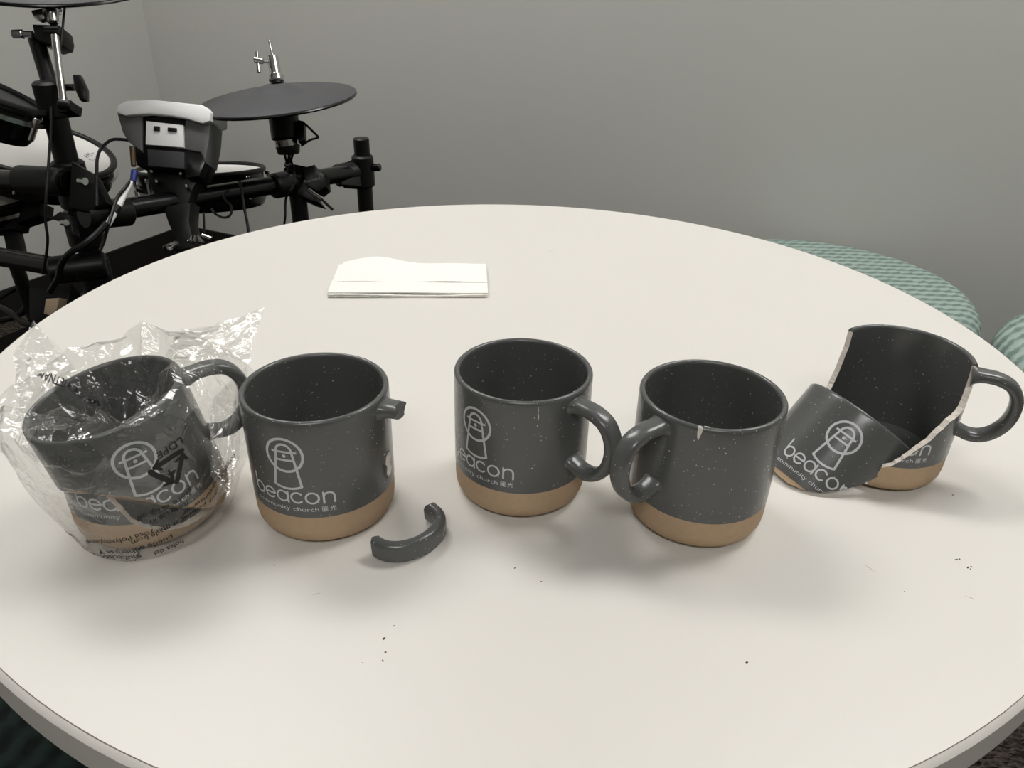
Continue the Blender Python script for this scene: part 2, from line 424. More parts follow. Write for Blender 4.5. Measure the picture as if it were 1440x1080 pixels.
def mug_shell(columns, closed, mode):
    """columns: list of (az_deg, b or None). mode 'low': keep z<b; mode 'high': keep z>b. Returns dict of bmeshes"""
    bm = bmesh.new()
    rows = []
    NL, NU, NI = 6, 12, 14
    lp = lip_pts()
    rnd = random.Random(3)
    for az, b in columns:
        zs0, zs1 = 0.0, MH - LIP
        cut = False
        if b is not None:
            if mode == 'low' and b < MH - LIP: zs1 = b; cut = True
            if mode == 'high' and b > 0: zs0 = min(b, MH - LIP - .0001); cut = True
        j = rnd.uniform(-.0006, .0006) if cut else 0
        pr = []
        if mode == 'high' and cut:
            zi0 = min(max(zs0 + .0008 + j, .006), MH - LIP)
        else: zi0 = .006
        # fracture/bottom closing for 'high' comes last; outer lower, outer upper
        for k in range(NL + 1):
            z = k / NL * BAND; z = min(max(z, zs0), zs1) if cut else z
            pr.append((ro(z) if not (z == BAND) else ro(BAND - 1e-5), z, 1))
        for k in range(NU + 1):
            z = BAND + k / NU * (MH - LIP - BAND); z = min(max(z, zs0), zs1) if cut else z
            pr.append((ro(max(z, BAND)) if z >= BAND else ro(z), z, 0))
        if mode == 'low' and cut:
            zi = max(.006, zs1 + j + .0006)
            for k, (r, z) in enumerate(lp):
                t_ = (k + 1) / (len(lp) + 1)
                bulge = math.sin(PI * t_) * (.0003 + .5 * j)
                pr.append((ro(zs1) + (ri(zi) - ro(zs1)) * t_, zs1 + (zi - zs1) * t_ + bulge, 2))
            zi1 = zi
        else:
            for r, z in lp: pr.append((r, z, 0))
            zi1 = MH - LIP
        for k in range(NI + 1):
            z = zi1 + (zi0 - zi1) * k / NI
            pr.append((ri(z), z, 0))
        if mode == 'high' and cut:
            r1, z1 = ri(zi0), zi0; r0, z0 = ro(zs0), zs0
            for t_ in (.33, .66, 1): pr.append((r1 + (r0 - r1) * t_, z1 + (z0 - z1) * t_ - math.sin(PI * t_) * .0002, 2))
        elif mode == 'high':
            for t_ in (.33, .66, 1): pr.append((ri(.006) * (1 - t_) + ro(0) * t_, .006 * (1 - t_), 2))
        c, s = math.cos(math.radians(az)), math.sin(math.radians(az))
        rows.append(([bm.verts.new((r * c, r * s, z)) for r, z, _ in pr], [q[2] for q in pr]))
    n = len(rows)
    for i in range(n if closed else n - 1):
        A, ka = rows[i]; B, kb = rows[(i + 1) % n]
        for k in range(len(A) - 1):
            f = bm.faces.new((A[k], B[k], B[k + 1], A[k + 1]))
            m1 = max(ka[k], ka[k + 1]) if 2 in (ka[k], ka[k + 1]) else (1 if ka[k] == 1 and ka[k + 1] == 1 else 0)
            f.material_index = m1
            if m1 == 2 and not (2 in (kb[k], kb[k + 1])): f.material_index = 0
            if m1 == 2: f.smooth = False
    if mode == 'low' or closed:
        # inner floor and foot
        cen = bm.verts.new((0, 0, .0056)); cenb = bm.verts.new((0, 0, .0008))
        for i in range(n if closed else 0):
            A = rows[i][0]; B = rows[(i + 1) % n][0]
            f = bm.faces.new((A[-1], B[-1], cen)); f.material_index = 0
            f = bm.faces.new((B[0], A[0], cenb)); f.material_index = 1
    bmesh.ops.remove_doubles(bm, verts=bm.verts, dist=2e-6)
    bmesh.ops.dissolve_degenerate(bm, dist=1e-6, edges=bm.edges)
    bmesh.ops.recalc_face_normals(bm, faces=bm.faces)
    return bm

def split_mat(bm, idx):
    b2 = bm.copy()
    bmesh.ops.delete(b2, geom=[f for f in b2.faces if f.material_index != idx], context='FACES')
    for f in b2.faces: f.material_index = 0
    return b2

def body_parts(bm, root):
    for idx, nm, mt, lab in ((0, 'body', M_glaze, None), (1, 'base', M_base, 'unglazed tan base band'), (2, 'fracture_edge', M_ceramic, 'raw white broken edge')):
        b2 = split_mat(bm, idx)
        if len(b2.faces) < 4: b2.free(); continue
        o = obj(nm, b2, mt, root, False if idx == 2 else True)
        if lab: o['label'] = lab
    bm.free()

# handle path in the (radius, height) plane of the mug
HP0 = [(.0405, .0765), (.0500, .0772), (.0590, .0765), (.0675, .0730), (.0728, .0655), (.0742, .0560), (.0722, .0460), (.0665, .0375), (.0590, .0330), (.0515, .0325), (.0460, .0343), (.0405, .0356)]
HP = [(.0436 + (a - .0436) * .942, .056 + (b - .056) * .99 + .0038) for a, b in HP0]
HPATH = [Vector((p.x, p.y)) for p in catmull([(a, b, 0) for a, b in HP], 6)]
def add_handle(bm, i0, i1, M, jag0=0, jag1=0, fat=1.0):
    """sweep a rounded strap along HPATH[i0:i1]; M maps (r, side, z) to the mesh"""
    pts = HPATH[i0:i1 + 1]; rings = []; seg = 20; n = len(HPATH)
    rnd = random.Random(5)
    jg = [rnd.uniform(-1, 1) for _ in range(seg)]
    for q, p in enumerate(pts):
        i = i0 + q
        a = HPATH[max(i - 1, 0)]; b = HPATH[min(i + 1, n - 1)]; d = (b - a).normalized(); nn = Vector((-d.y, d.x))
        e = max(0, 1 - min(i, n - 1 - i) / 8.0)
        hw = (.0064 + .0036 * e ** 3) * fat; ht = (.0039 + .0034 * e ** 3) * fat
        ring = []
        for k in range(seg):
            th = 2 * PI * k / seg
            ct, st = math.cos(th), math.sin(th)
            sx = math.copysign(abs(ct) ** .75, ct) * hw; sy = math.copysign(abs(st) ** .75, st) * ht
            off = 0
            if jag0 and q == 0: off = (math.sin(th + 1) + .45 * math.sin(2 * th) + .3 * jg[k]) * jag0
            if jag1 and q == len(pts) - 1: off = (math.sin(th + 2.4) + .5 * math.sin(3 * th) + .3 * jg[(k * 3) % seg]) * jag1
            c2 = p + nn * sy + d * off
            ring.append(bm.verts.new(M @ Vector((c2.x, sx, c2.y))))
        rings.append(ring)
    for A, B in zip(rings, rings[1:]):
        for k in range(seg):
            f = bm.faces.new((A[k], A[(k + 1) % seg], B[(k + 1) % seg], B[k])); f.smooth = True
    for R_, rev in ((rings[0], True), (rings[-1], False)):
        cc = sum((v.co for v in R_), Vector()) / seg
        c = bm.verts.new(cc)
        for k in range(seg):
            vs = (R_[k], R_[(k + 1) % seg], c)
            f = bm.faces.new(vs[::-1] if rev is False else vs); f.material_index = 1
    bmesh.ops.recalc_face_normals(bm, faces=bm.faces)

# ---- printed logo: strokes laid on the cylinder.  s (mm, along the arc from the emblem centre), z (mm)
def arc(cx, cz, r, a0, a1, n=28, ry=None):
    ry = ry or r
    return [(cx + r * math.cos(math.radians(a0 + (a1 - a0) * k / n)), cz + ry * math.sin(math.radians(a0 + (a1 - a0) * k / n))) for k in range(n + 1)]
def logo_strokes():
    S = []
    w = 1.65
    S.append((arc(0, 66.9, 10.9, 0, 360, 60), w))
    S.append((arc(0, 69.2, 4.7, 0, 180, 24, 5.0), w * .9))
    S.append(([(-7.0, 69.2), (7.0, 69.2)], w * .85))
    S.append(([(-4.7, 69.2), (-8.3, 46.0)], w * .9)); S.append(([(4.7, 69.2), (8.3, 46.0)], w * .9))
    S.append(([(-5.5, 63.8), (5.5, 63.8)], w * .85))
    S.append((arc(0, 62.2, 18.2, 243, 297, 16), w * .9))
    S.append((arc(0, 66.5, .55, 0, 360, 12), 1.2))
    L = 3.55; zc = 37.9; w2 = 1.22; xs = [-22.3, -13.4, -4.6, 4.2, 13.3, 22.9]
    S.append((arc(xs[0], zc, L, 0, 360, 36), w2)); S.append(([(xs[0] - L, zc - .3), (xs[0] - L, zc + 8.6)], w2))
    S.append((arc(xs[1], zc, L, 0, 318, 32), w2)); S.append(([(xs[1] - L, zc), (xs[1] + L, zc)], w2))
    S.append((arc(xs[2], zc, L, 0, 360, 36), w2)); S.append(([(xs[2] + L, zc + L + .2), (xs[2] + L, zc - L - .2)], w2))
    S.append((arc(xs[3] + .3, zc, L, 45, 315, 30), w2))
    S.append((arc(xs[4], zc, L + .15, 0, 360, 36), w2))
    x = xs[5]; S.append(([(x - 3.1, zc + L + .2), (x - 3.1, zc - L - .2)], w2)); S.append((arc(x, zc + .35, 3.1, 0, 180, 20), w2)); S.append(([(x + 3.1, zc + .35), (x + 3.1, zc - L - .2)], w2))
    # two Chinese characters
    cx, cz, q = 19.9, 29.7, .34
    def st(pts, x0): S.append(([(x0 + a, cz + b) for a, b in pts], q))
    st([(1.6, 1.7), (-1.6, 1.7), (-1.6, -1.6), (1.7, -1.6)], cx)
    st([(-1.1, .9), (-.8, .6)], cx); st([(-1.1, .2), (-.8, -.1)], cx); st([(-1.1, -1.0), (-.7, -.4)], cx)
    st([(-.4, .9), (-.4, -1.0)], cx); st([(-.4, -1.0), (1.4, -1.0)], cx)
    for h in (.9, .3, -.35): st([(-.4, h), (1.4, h)], cx)
    st([(.5, 1.2), (.5, -1.0)], cx)
    cx = 24.4
    st([(0, 1.8), (0, .3)], cx); st([(-1.2, 1.4), (-.7, .7)], cx); st([(1.2, 1.4), (.7, .7)], cx); st([(-1.7, .3), (1.7, .3)], cx)
    st([(-.5, .3), (-.6, -.7), (-1.6, -1.7)], cx); st([(.5, .3), (.5, -1.2), (.8, -1.5), (1.7, -1.4), (1.7, -.8)], cx)
    return S

def font_mesh(txt, size_w=None, height=None, spacing=1.0, cut=1.2, bold=0):
    """flat text mesh (mm) centred on 0, cut into narrow columns so it can be bent"""
    cu = bpy.data.curves.new('text', 'FONT'); cu.body = txt; cu.size = 1; cu.resolution_u = 3; cu.space_character = spacing; cu.offset = bold
    o = bpy.data.objects.new('text', cu); col.objects.link(o)
    dg = bpy.context.evaluated_depsgraph_get(); me = bpy.data.meshes.new_from_object(o.evaluated_get(dg))
    bm = bmesh.new(); bm.from_mesh(me)
    bpy.data.objects.remove(o); bpy.data.meshes.remove(me)
    if not bm.verts: return bm
    xs = [v.co.x for v in bm.verts]; x0, x1 = min(xs), max(xs)
    sx = size_w / (x1 - x0) if size_w else height; sy = height if height else sx
    for v in bm.verts: v.co = Vector(((v.co.x - (x0 + x1) / 2) * sx, v.co.y * sy, 0))
    W = (x1 - x0) * sx; k = -W / 2 + cut
    while k < W / 2:
        bmesh.ops.bisect_plane(bm, geom=bm.verts[:] + bm.edges[:] + bm.faces[:], plane_co=(k, 0, 0), plane_no=(1, 0, 0)); k += cut
    return bm

def ribbon(bm, pts, w, fn, closed=False, step=.6):
    P_ = [Vector((a, b)) for a, b in pts]
    Q = []
    for a, b in zip(P_, P_[1:]):
        n = max(1, int((b - a).length / step))
        for k in range(n): Q.append(a + (b - a) * k / n)
    Q.append(P_[-1])
    loop = (Q[0] - Q[-1]).length < 1e-4
    vs = []
    for i, p in enumerate(Q):
        if loop: a = Q[i - 1] if i > 0 else Q[-2]; b = Q[(i + 1)] if i < len(Q) - 1 else Q[1]
        else: a = Q[max(i - 1, 0)]; b = Q[min(i + 1, len(Q) - 1)]
        d = (b - a).normalized(); n = Vector((-d.y, d.x)) * w / 2
        vs.append((bm.verts.new(fn(p + n)), bm.verts.new(fn(p - n))))
    for (a, b), (c, d) in zip(vs, vs[1:]): bm.faces.new((a, b, d, c))
    if not loop:
        for p in (Q[0], Q[-1]):
            ring = [bm.verts.new(fn(p + Vector((math.cos(t_), math.sin(t_))) * w / 2)) for t_ in [2 * PI * k / 10 for k in range(10)]]
            bm.faces.new(ring)

LOGO = logo_strokes()
SMALL = font_mesh('community church', size_w=42.5, height=4.1, cut=1.2)
def logo_mesh(az_c, keep=None, clip=None):
    """az_c: azimuth of the emblem centre (deg). keep(az, z) -> bool trims the print to a shard"""
    bm = bmesh.new()
    def fn(p, dr=.00012):
        a = math.radians(az_c) + p.x * .001 / MR
        r = MR + dr
        return Vector((r * math.cos(a), r * math.sin(a), p.y * .001))
    for pts, w_ in LOGO: ribbon(bm, pts, w_, fn)
    b2 = SMALL.copy()
    for v in b2.verts: v.co = fn(Vector((v.co.x - 4.9, v.co.y + 28.3)))
    me = bpy.data.meshes.new('tmp'); b2.to_mesh(me); b2.free(); bm.from_mesh(me); bpy.data.meshes.remove(me)
    if keep:
        dead = []
        for f in bm.faces:
            c = f.calc_center_median(); a = math.degrees(math.atan2(c.y, c.x))
            if not keep(a, c.z): dead.append(f)
        bmesh.ops.delete(bm, geom=dead, context='FACES')
    for f in bm.faces:
        c = f.calc_center_median()
        if f.normal.dot(Vector((c.x, c.y, 0))) < 0: f.normal_flip()
    return bm

def full_columns(n=120): return [(360 * k / n, None) for k in range(n)]
HC = 88.0   # the emblem sits this many degrees clockwise of the handle
def mug_root(name, label, loc, h_az):
    q = Matrix.Rotation(math.radians(h_az), 3, 'Z').to_quaternion()
    return thing(name, label, 'mug', loc, 'charcoal logo mugs in a row on the table', rot=q)

# mug with a snapped handle (second from the left)
r2 = mug_root('mug', 'charcoal speckled mug whose handle is snapped off to a short stub', (-.1172, .3960, TZ), -14.5)
body_parts(mug_shell(full_columns(), True, 'low'), r2)
bm = bmesh.new(); add_handle(bm, 0, 9, Matrix(), jag1=.0012, fat=1.08)
o = obj('handle_stub', bm, [M_glaze, mat('glazed_break', srgb(92, 92, 90), .6)], r2, True); o['label'] = 'jagged grey stub of the broken handle'
bm = bmesh.new()
outl = [(a, z + 2.2) for a, z in [(-3.2, 45.5), (-.8, 47.3), (1.8, 46.2), (3.0, 42.5), (2.2, 38.5), (3.4, 34.0), (1.5, 30.9), (-1.2, 30.6), (-3.6, 33.5), (-2.6, 38.0), (-4.2, 41.0)]]
def scar(dr, sc_):
    return [bm.verts.new(((MR + dr) * math.cos(a * sc_ * .001 / MR), (MR + dr) * math.sin(a * sc_ * .001 / MR), (41.2 + (z - 41.2) * sc_) * .001)) for a, z in outl]
A = scar(-.0002, 1.3); B = scar(.0011, 1.18); Cc = scar(.0012, 1.0); D = scar(.0005, .72)
for R0, R1, mi in ((A, B, 0), (B, Cc, 0), (Cc, D, 1)):
    for k in range(len(outl)):
        f = bm.faces.new((R0[k], R0[(k + 1) % len(outl)], R1[(k + 1) % len(outl)], R1[k])); f.material_index = mi
f = bm.faces.new(D); f.material_index = 1
bmesh.ops.recalc_face_normals(bm, faces=bm.faces)
o = obj('handle_scar', bm, [M_glaze, M_ceramic], r2); o['label'] = 'raw white scar where the lower handle root broke away'
obj('logo_print', logo_mesh(-HC), M_print, r2)['label'] = 'pale grey lighthouse emblem and lettering'

# the broken-off handle
md = Vector((-.0688, .3640)); cdv = Vector((.5407, .8412)); nv = Vector((.8412, -.5407))
hp = thing('broken_handle', 'curved piece of grey mug handle lying flat in front of the stub mug', 'handle piece', (md.x, md.y, TZ))
Mh = Matrix(((nv.x, 0, cdv.x, 0), (nv.y, 0, cdv.y, 0), (0, 1, 0, 0), (0, 0, 0, 1)))
Mh = Mh @ Matrix.Translation((-.0495, 0, -.0545))
Mh = Matrix.Translation((0, 0, .0068)) @ Mh
bm = bmesh.new(); add_handle(bm, 10, 55, Mh, jag0=.0014, jag1=.0013, fat=1.07)
g = split_mat(bm, 0); obj('strap', g, M_glaze, hp, True)
g = split_mat(bm, 1); bm.free()
for sgn in (-1, 1):
    g2 = g.copy(); cy_ = sum(v.co.x for v in g2.verts) / len(g2.verts)
    bmesh.ops.delete(g2, geom=[v for v in g2.verts if (v.co.x - cy_) * sgn < 0], context='VERTS')
    obj('broken_end', g2, mat('glazed_break', srgb(92, 92, 90), .6), hp)
g.free()

# whole mug (third from the left)
r3 = mug_root('mug', 'intact charcoal speckled mug with its handle to the right, middle of the row', (.0070, .4245, TZ), -42.5)
body_parts(mug_shell(full_columns(), True, 'low'), r3)
bm = bmesh.new(); add_handle(bm, 0, len(HPATH) - 1, Matrix()); obj('handle', bm, [M_glaze, M_glaze], r3, True)
obj('logo_print', logo_mesh(-HC), M_print, r3)['label'] = 'pale grey lighthouse emblem and lettering'
bm = bmesh.new()
def on_cyl(az, z, dr=.00015):
    a = math.radians(az); return Vector(((MR + dr) * math.cos(a), (MR + dr) * math.sin(a), z))
for pl, w_ in (([(0, 85.6), (.2, 83), (-.1, 81.5)], .3), ([(0, 81.3), (.3, 79.2), (.1, 77.6)], .6), ([(-.1, 73.5), (.1, 72.8)], .6)):
    ribbon(bm, pl, w_, lambda p: on_cyl(-78.5 + 42.5 + math.degrees(p.x * .001 / MR), p.y * .001))
obj('glaze_crack', bm, M_ceramic, r3)['label'] = 'thin pale crack below the rim'

# chipped mug (fourth)
r4 = mug_root('mug', 'charcoal speckled mug with a white chip in its rim and the handle to the left', (.1205, .4002, TZ), -143.2)
body_parts(mug_shell(full_columns(), True, 'low'), r4)
bm = bmesh.new(); add_handle(bm, 0, len(HPATH) - 1, Matrix()); obj('handle', bm, [M_glaze, M_glaze], r4, True)
bm = bmesh.new()
def lipfn(s, t):   # s mm along the rim, t mm measured from the rim crest: positive down the outside, negative down the inside
    a = math.radians(-111.2 + 143.2) + s * .001 / MR
    ang = max(0, min(PI, PI / 2 + -t / 2.9 * 1.0)) if abs(t) < 4.4 else (0 if t > 0 else PI)
    r = MR - .0019 + .00215 * math.cos(ang); z = MH - LIP + (LIP + .0002) * math.sin(ang)
    if t >= 4.4: z = MH - LIP - (t - 4.4) * .001; r = MR + .00022
    return Vector((r * math.cos(a), r * math.sin(a), z))
def chip(pl, cs, ct):
    n = len(pl); A = [bm.verts.new(lipfn(s, t_)) for s, t_ in pl]
    B = [bm.verts.new(lipfn(cs + (s - cs) * .5, ct + (t_ - ct) * .5)) for s, t_ in pl]; c = bm.verts.new(lipfn(cs, ct))
    for k in range(n):
        bm.faces.new((A[k], A[(k + 1) % n], B[(k + 1) % n], B[k])); bm.faces.new((B[k], B[(k + 1) % n], c))
chip([(-1.5, .6), (-.2, .3), (1.1, .9), (1.4, 2.2), (1.5, 3.6), (1.2, 5), (.6, 7.5), (-.1, 10.4), (-.9, 8.0), (-1.2, 5.5), (-1.3, 3.0)], 0, 4.0)
chip([(1.6, -1.2), (2.6, -1.9), (4.4, -1.2), (5.2, -.2), (4.6, .7), (3.2, .3), (2.2, .2)], 3.4, -.5)
bmesh.ops.recalc_face_normals(bm, faces=bm.faces)
o = obj('rim_chip', bm, M_ceramic, r4); o['label'] = 'white chip in the rim'

# broken mug (right) and the piece that came off it; the fracture line in the frame of the mug (handle at -1)
FR = [(-15, .0889), (-20, .082), (-25, .0745), (-32, .0655), (-36, .0625), (-47, .0592), (-56, .0572), (-61.6, .053), (-67, .0495), (-68.5, .0470), (-73.5, .0435), (-82, .0372), (-93, .0275), (-98.5, .0235), (-104, .0215), (-107.5, .0120), (-111, .0050), (-125, .0042),
      (-150, .0045), (-172, .012), (-188, .029), (-200, .040), (-213, .047), (-221, .056), (-224.5, .066), (-227.5, .074), (-228, .0889)]
rn = random.Random(11)
FS = [(-22, .0889), (-38, .079), (-50, .068), (-58, .058), (-65, .048), (-70, .043), (-79, .035), (-88, .0280), (-99, .0228), (-106, .0215), (-114, .0195), (-131, .0205), (-160, .025), (-185, .034), (-200, .040), (-213, .047), (-221, .056), (-224.5, .066), (-227.5, .074), (-228, .0889)]
FD = [(a, z + (rn.uniform(-.0003, .0003) if 0 < i else 0)) for i, (a, z) in enumerate(dense(FR, .0014))]
OFF = 14.5      # azimuth of the handle in the frame of the fracture tables
cols = [(a + OFF, z) for a, z in FD] + [(-228.5 + OFF - (147 - 1) * k / 60, None) for k in range(1, 60)]
r5 = mug_root('mug', 'broken charcoal mug missing its front wall, rightmost, with raw white edges', (.2636, .4632, TZ), -21.2)
body_parts(mug_shell(cols[::-1], True, 'low'), r5)
bm = bmesh.new(); add_handle(bm, 0, len(HPATH) - 1, Matrix.Rotation(math.radians(0), 4, 'Z')); obj('handle', bm, [M_glaze, M_glaze], r5, True)
def bfun(a):
    a = a % 360 - 360
    if -228 <= a <= -15: return interp(FR, a)
    return None
def keep5(a, z):
    b = bfun(a - OFF); return True if b is None else z < b - .0006
obj('logo_print', logo_mesh(-HC, keep5), M_print, r5)['label'] = 'last letters of the broken lettering'
# the shard leaning on the front
SM = Matrix(((0.7742034654810788, 0.21617988171066, 0.5948741486908413), (-0.45825708670845855, 0.8397524100672087, 0.29123243684004496), (-0.4365884063034249, -0.4980784561993016, 0.7492051888178272)))
q = (SM @ Matrix.Rotation(math.radians(-OFF), 3, 'Z')).to_quaternion()
s5 = thing('mug_shard', 'large curved mug fragment with the lighthouse emblem leaning on the broken mug', 'mug fragment', (.2008, .4472, .6980), rot=q)
FSD = [(a, z + (rn.uniform(-.0003, .0003) if 0 < i else 0)) for i, (a, z) in enumerate(dense(FS, .0014))]
body_parts(mug_shell([(a + OFF, z) for a, z in FSD][::-1], False, 'high'), s5)
def keep6(a, z):
    a = (a - OFF) % 360 - 360; return -228 <= a <= -22 and z > interp(FS, a) + .0004
obj('logo_print', logo_mesh(-HC, keep6), M_print, s5)['label'] = 'pale grey lighthouse emblem and lettering'

# ------------------------------------------------------------------ bagged mug (left), broken in two inside the bag
UM = Matrix(((0.6586666038642863, -0.7330955432769736, -0.16949698929870757), (0.7309629968343713, 0.6768547052659724, -0.08695289079857357), (0.17846961145473003, -0.06662306197370801, 0.9816873053067586)))
UL = Vector((-.2173, .3822, .7354 + .0045))
FU = [(-40, 0), (-58, .006), (-75, .014), (-88, .0250), (-95, .0300), (-102, .0345), (-110, .0425), (-125, .050), (-150, .056), (-185, .050), (-215, .034), (-240, .016), (-262, 0)]
FUD = [(a, z + rn.uniform(-.0004, .0004)) for a, z in dense(FU, .0016)]
q = (UM @ Matrix.Rotation(math.radians(-OFF), 3, 'Z')).to_quaternion()
r1 = thing('mug', 'broken charcoal mug sealed in a clear plastic bag, upper piece with its handle, far left', 'mug', UL, 'charcoal logo mugs in a row on the table', rot=q)
cols1 = [(a + OFF, max(z, .0001)) for a, z in FUD] + [(-262 - (360 - 222) * k / 56 + OFF, .0001) for k in range(1, 56)]
body_parts(mug_shell(cols1[::-1], True, 'high'), r1)
bm = bmesh.new(); add_handle(bm, 0, len(HPATH) - 1, Matrix()); obj('handle', bm, [M_glaze, M_glaze], r1, True)
def fu(a):
    a = a % 360 - 360
    return interp(FU, a) if -262 <= a <= -40 else None
def keep1(a, z):
    b = fu(a - OFF); return True if b is None else z > b + .0005
obj('logo_print', logo_mesh(-HC, keep1), M_print, r1)['label'] = 'pale grey lighthouse emblem and lettering'
q = Matrix.Rotation(.3697 - math.radians(OFF), 3, 'Z').to_quaternion()
s1 = thing('mug_shard', 'lower mug fragment with tan base, inside the clear plastic bag', 'mug fragment', (-.2264, .3834, TZ + .0006), rot=q)
FLo = [(-20, .006), (-40, .009), (-58, .010), (-75, .013), (-88, .0185), (-97, .0245), (-103, .0345), (-112, .048), (-125, .056), (-150, .062), (-185, .055), (-215, .039), (-240, .021), (-262, .008), (-290, .006), (-340, .006), (-380, .006)]
FLD = [(a, z + rn.uniform(-.0003, .0003)) for a, z in dense(FLo, .0018)]
bm = mug_shell([(a + OFF, z) for a, z in FLD[:-1]][::-1], True, 'low')
bmesh.ops.scale(bm, vec=(.985, .985, 1), verts=bm.verts)
body_parts(bm, s1)
def keep7(a, z):
    a = (a - OFF) % 360 - 360
    if a > -20: a -= 360
    if a > -103.5: return False
    return z < interp(FLo, a) - .0005 and z < .05
lm = logo_mesh(-HC, keep7); bmesh.ops.scale(lm, vec=(.985, .985, 1), verts=lm.verts)
obj('logo_print', lm, M_print, s1)['label'] = 'first letters of the lettering'

# the bag
BC = Vector((-.222, .380, TZ))
def gauss(a, c, w_): d = (a - c + 180) % 360 - 180; return math.exp(-(d / w_) ** 2)
def bag_r(az, z):
    base = .0448 + .0036 * min(1, max(0, z - .004) / .03)
    k = min(1, max(0, z / .05))
    r = base + .002 * math.sin(math.radians(az) * 3)
    hz = math.exp(-((z - .055) / .032) ** 2)
    r += .040 * gauss(az, 48, 26) * hz                    # round the handle
    r += .009 * gauss(az, 187, 17) * math.exp(-((z - .060) / .020) ** 2)   # pulled out corner
    r += .008 * gauss(az, 205, 30) * k * .4
    r += .010 * gauss(az, 330, 30) * k
    r += .004 * k
    return r
def bag_c(z): return BC + Vector((-.14 * z, -.05 * z, 0))
rb = random.Random(21)
bm = bmesh.new()
NA = 30
levels = [(.0006, .55), (.0012, .93), (.006, 1.0), (.018, 1.0), (.032, 1.0), (.047, 1.0), (.062, 1.0), (.076, 1.0), (.089, 1.0), (.097, .95), (.0990, .80), (.090, .58), (.078, .34), (.070, .15)]
rings = []
for li, (z, kf) in enumerate(levels):
    ring = []
    for i in range(NA):
        az = 360 * i / NA + (180 / NA if li % 2 else 0)
        j = 1 if z > .01 else .25
        rise = (.012 * gauss(az, 60, 60) - .006 * gauss(az, 170, 60) - .004 * gauss(az, 260, 50)) * (1 if 7 <= li <= 11 else (.5 if li == 6 else 0))
        zz = z + rb.uniform(-.003, .003) * j * (1 if li > 2 else 0) + rise
        R_ = bag_r(az, z) * kf + rb.uniform(-.0004, .0028) * j
        if li > 9: R_ += rb.uniform(-.003, .003); zz += rb.uniform(-.005, .005)
        a = math.radians(az + rb.uniform(-2.4, 2.4) * j)
        c = bag_c(z)
        ring.append(bm.verts.new((c.x + R_ * math.cos(a), c.y + R_ * math.sin(a), TZ + max(zz, .0004))))
    rings.append(ring)
for li in range(len(rings) - 1):
    A, B = rings[li], rings[li + 1]
    for i in range(NA):
        j = (i + 1) % NA
        if li % 2 == 0: bm.faces.new((A[i], A[j], B[i])); bm.faces.new((A[j], B[j], B[i]))
        else: bm.faces.new((A[i], A[j], B[j])); bm.faces.new((A[i], B[j], B[i]))
bm.faces.new(rings[0][::-1]); c = bm.verts.new(bag_c(.06) + Vector((0, 0, .062)))
for i in range(NA): bm.faces.new((rings[-1][i], rings[-1][(i + 1) % NA], c))
bmesh.ops.triangulate(bm, faces=[f for f in bm.faces if len(f.verts) > 3])
bmesh.ops.subdivide_edges(bm, edges=bm.edges, cuts=1, use_grid_fill=True)
bmesh.ops.triangulate(bm, faces=[f for f in bm.faces if len(f.verts) > 3])
for v in bm.verts:
    if v.co.z > TZ + .008:
        v.co += noise.noise_vector(v.co * 90) * .0012
bag_tree = BVHTree.FromBMesh(bm)
def flap(outline_px, centre_px, bulge, nsub=3):
    """a loose corner of doubled film standing up from the bag"""
    pts = [P(*q) for q in outline_px]; c0 = P(*centre_px)
    nrm = (pts[1] - pts[0]).cross(pts[2] - pts[0]).normalized()
    for sgn in (1, -1):
        vs = [bm.verts.new(p) for p in pts]; cc = bm.verts.new(c0 + nrm * bulge * sgn)
        fs = [bm.faces.new((vs[k], vs[(k + 1) % len(vs)], cc)) for k in range(len(vs))]
        es = list({e for f in fs for e in f.edges})
        r = bmesh.ops.subdivide_edges(bm, edges=es, cuts=nsub, use_grid_fill=True)
        for g in r['geom_inner']:
            if isinstance(g, bmesh.types.BMVert): g.co += noise.noise_vector(g.co * 60 + Vector((sgn, 0, 0))) * .0028
flap([(47, 450, .545), (18, 500, .520), (30, 590, .475), (75, 570, .475), (108, 522, .50)], (52, 520, .505), .004)
flap([(372, 432, .545), (338, 446, .54), (300, 459, .54), (255, 462, .54), (232, 500, .50), (262, 518, .49), (318, 500, .50), (350, 512, .50), (354, 480, .52)], (305, 485, .515), .006)
flap([(8, 608, .440), (42, 575, .455), (78, 590, .445), (75, 650, .425), (45, 640, .425)], (48, 610, .437), .004)
flap([(350, 512, .50), (330, 560, .47), (338, 640, .44), (318, 700, .42), (296, 668, .425), (300, 560, .46)], (325, 600, .455), .004)
bmesh.ops.triangulate(bm, faces=[f for f in bm.faces if len(f.verts) > 3])
bag = thing('plastic_bag', 'crumpled clear plastic bag with black warning text wrapped around the far left mug', 'plastic bag', (BC.x, BC.y, TZ))
wobj('film', bm, M_film, bag)

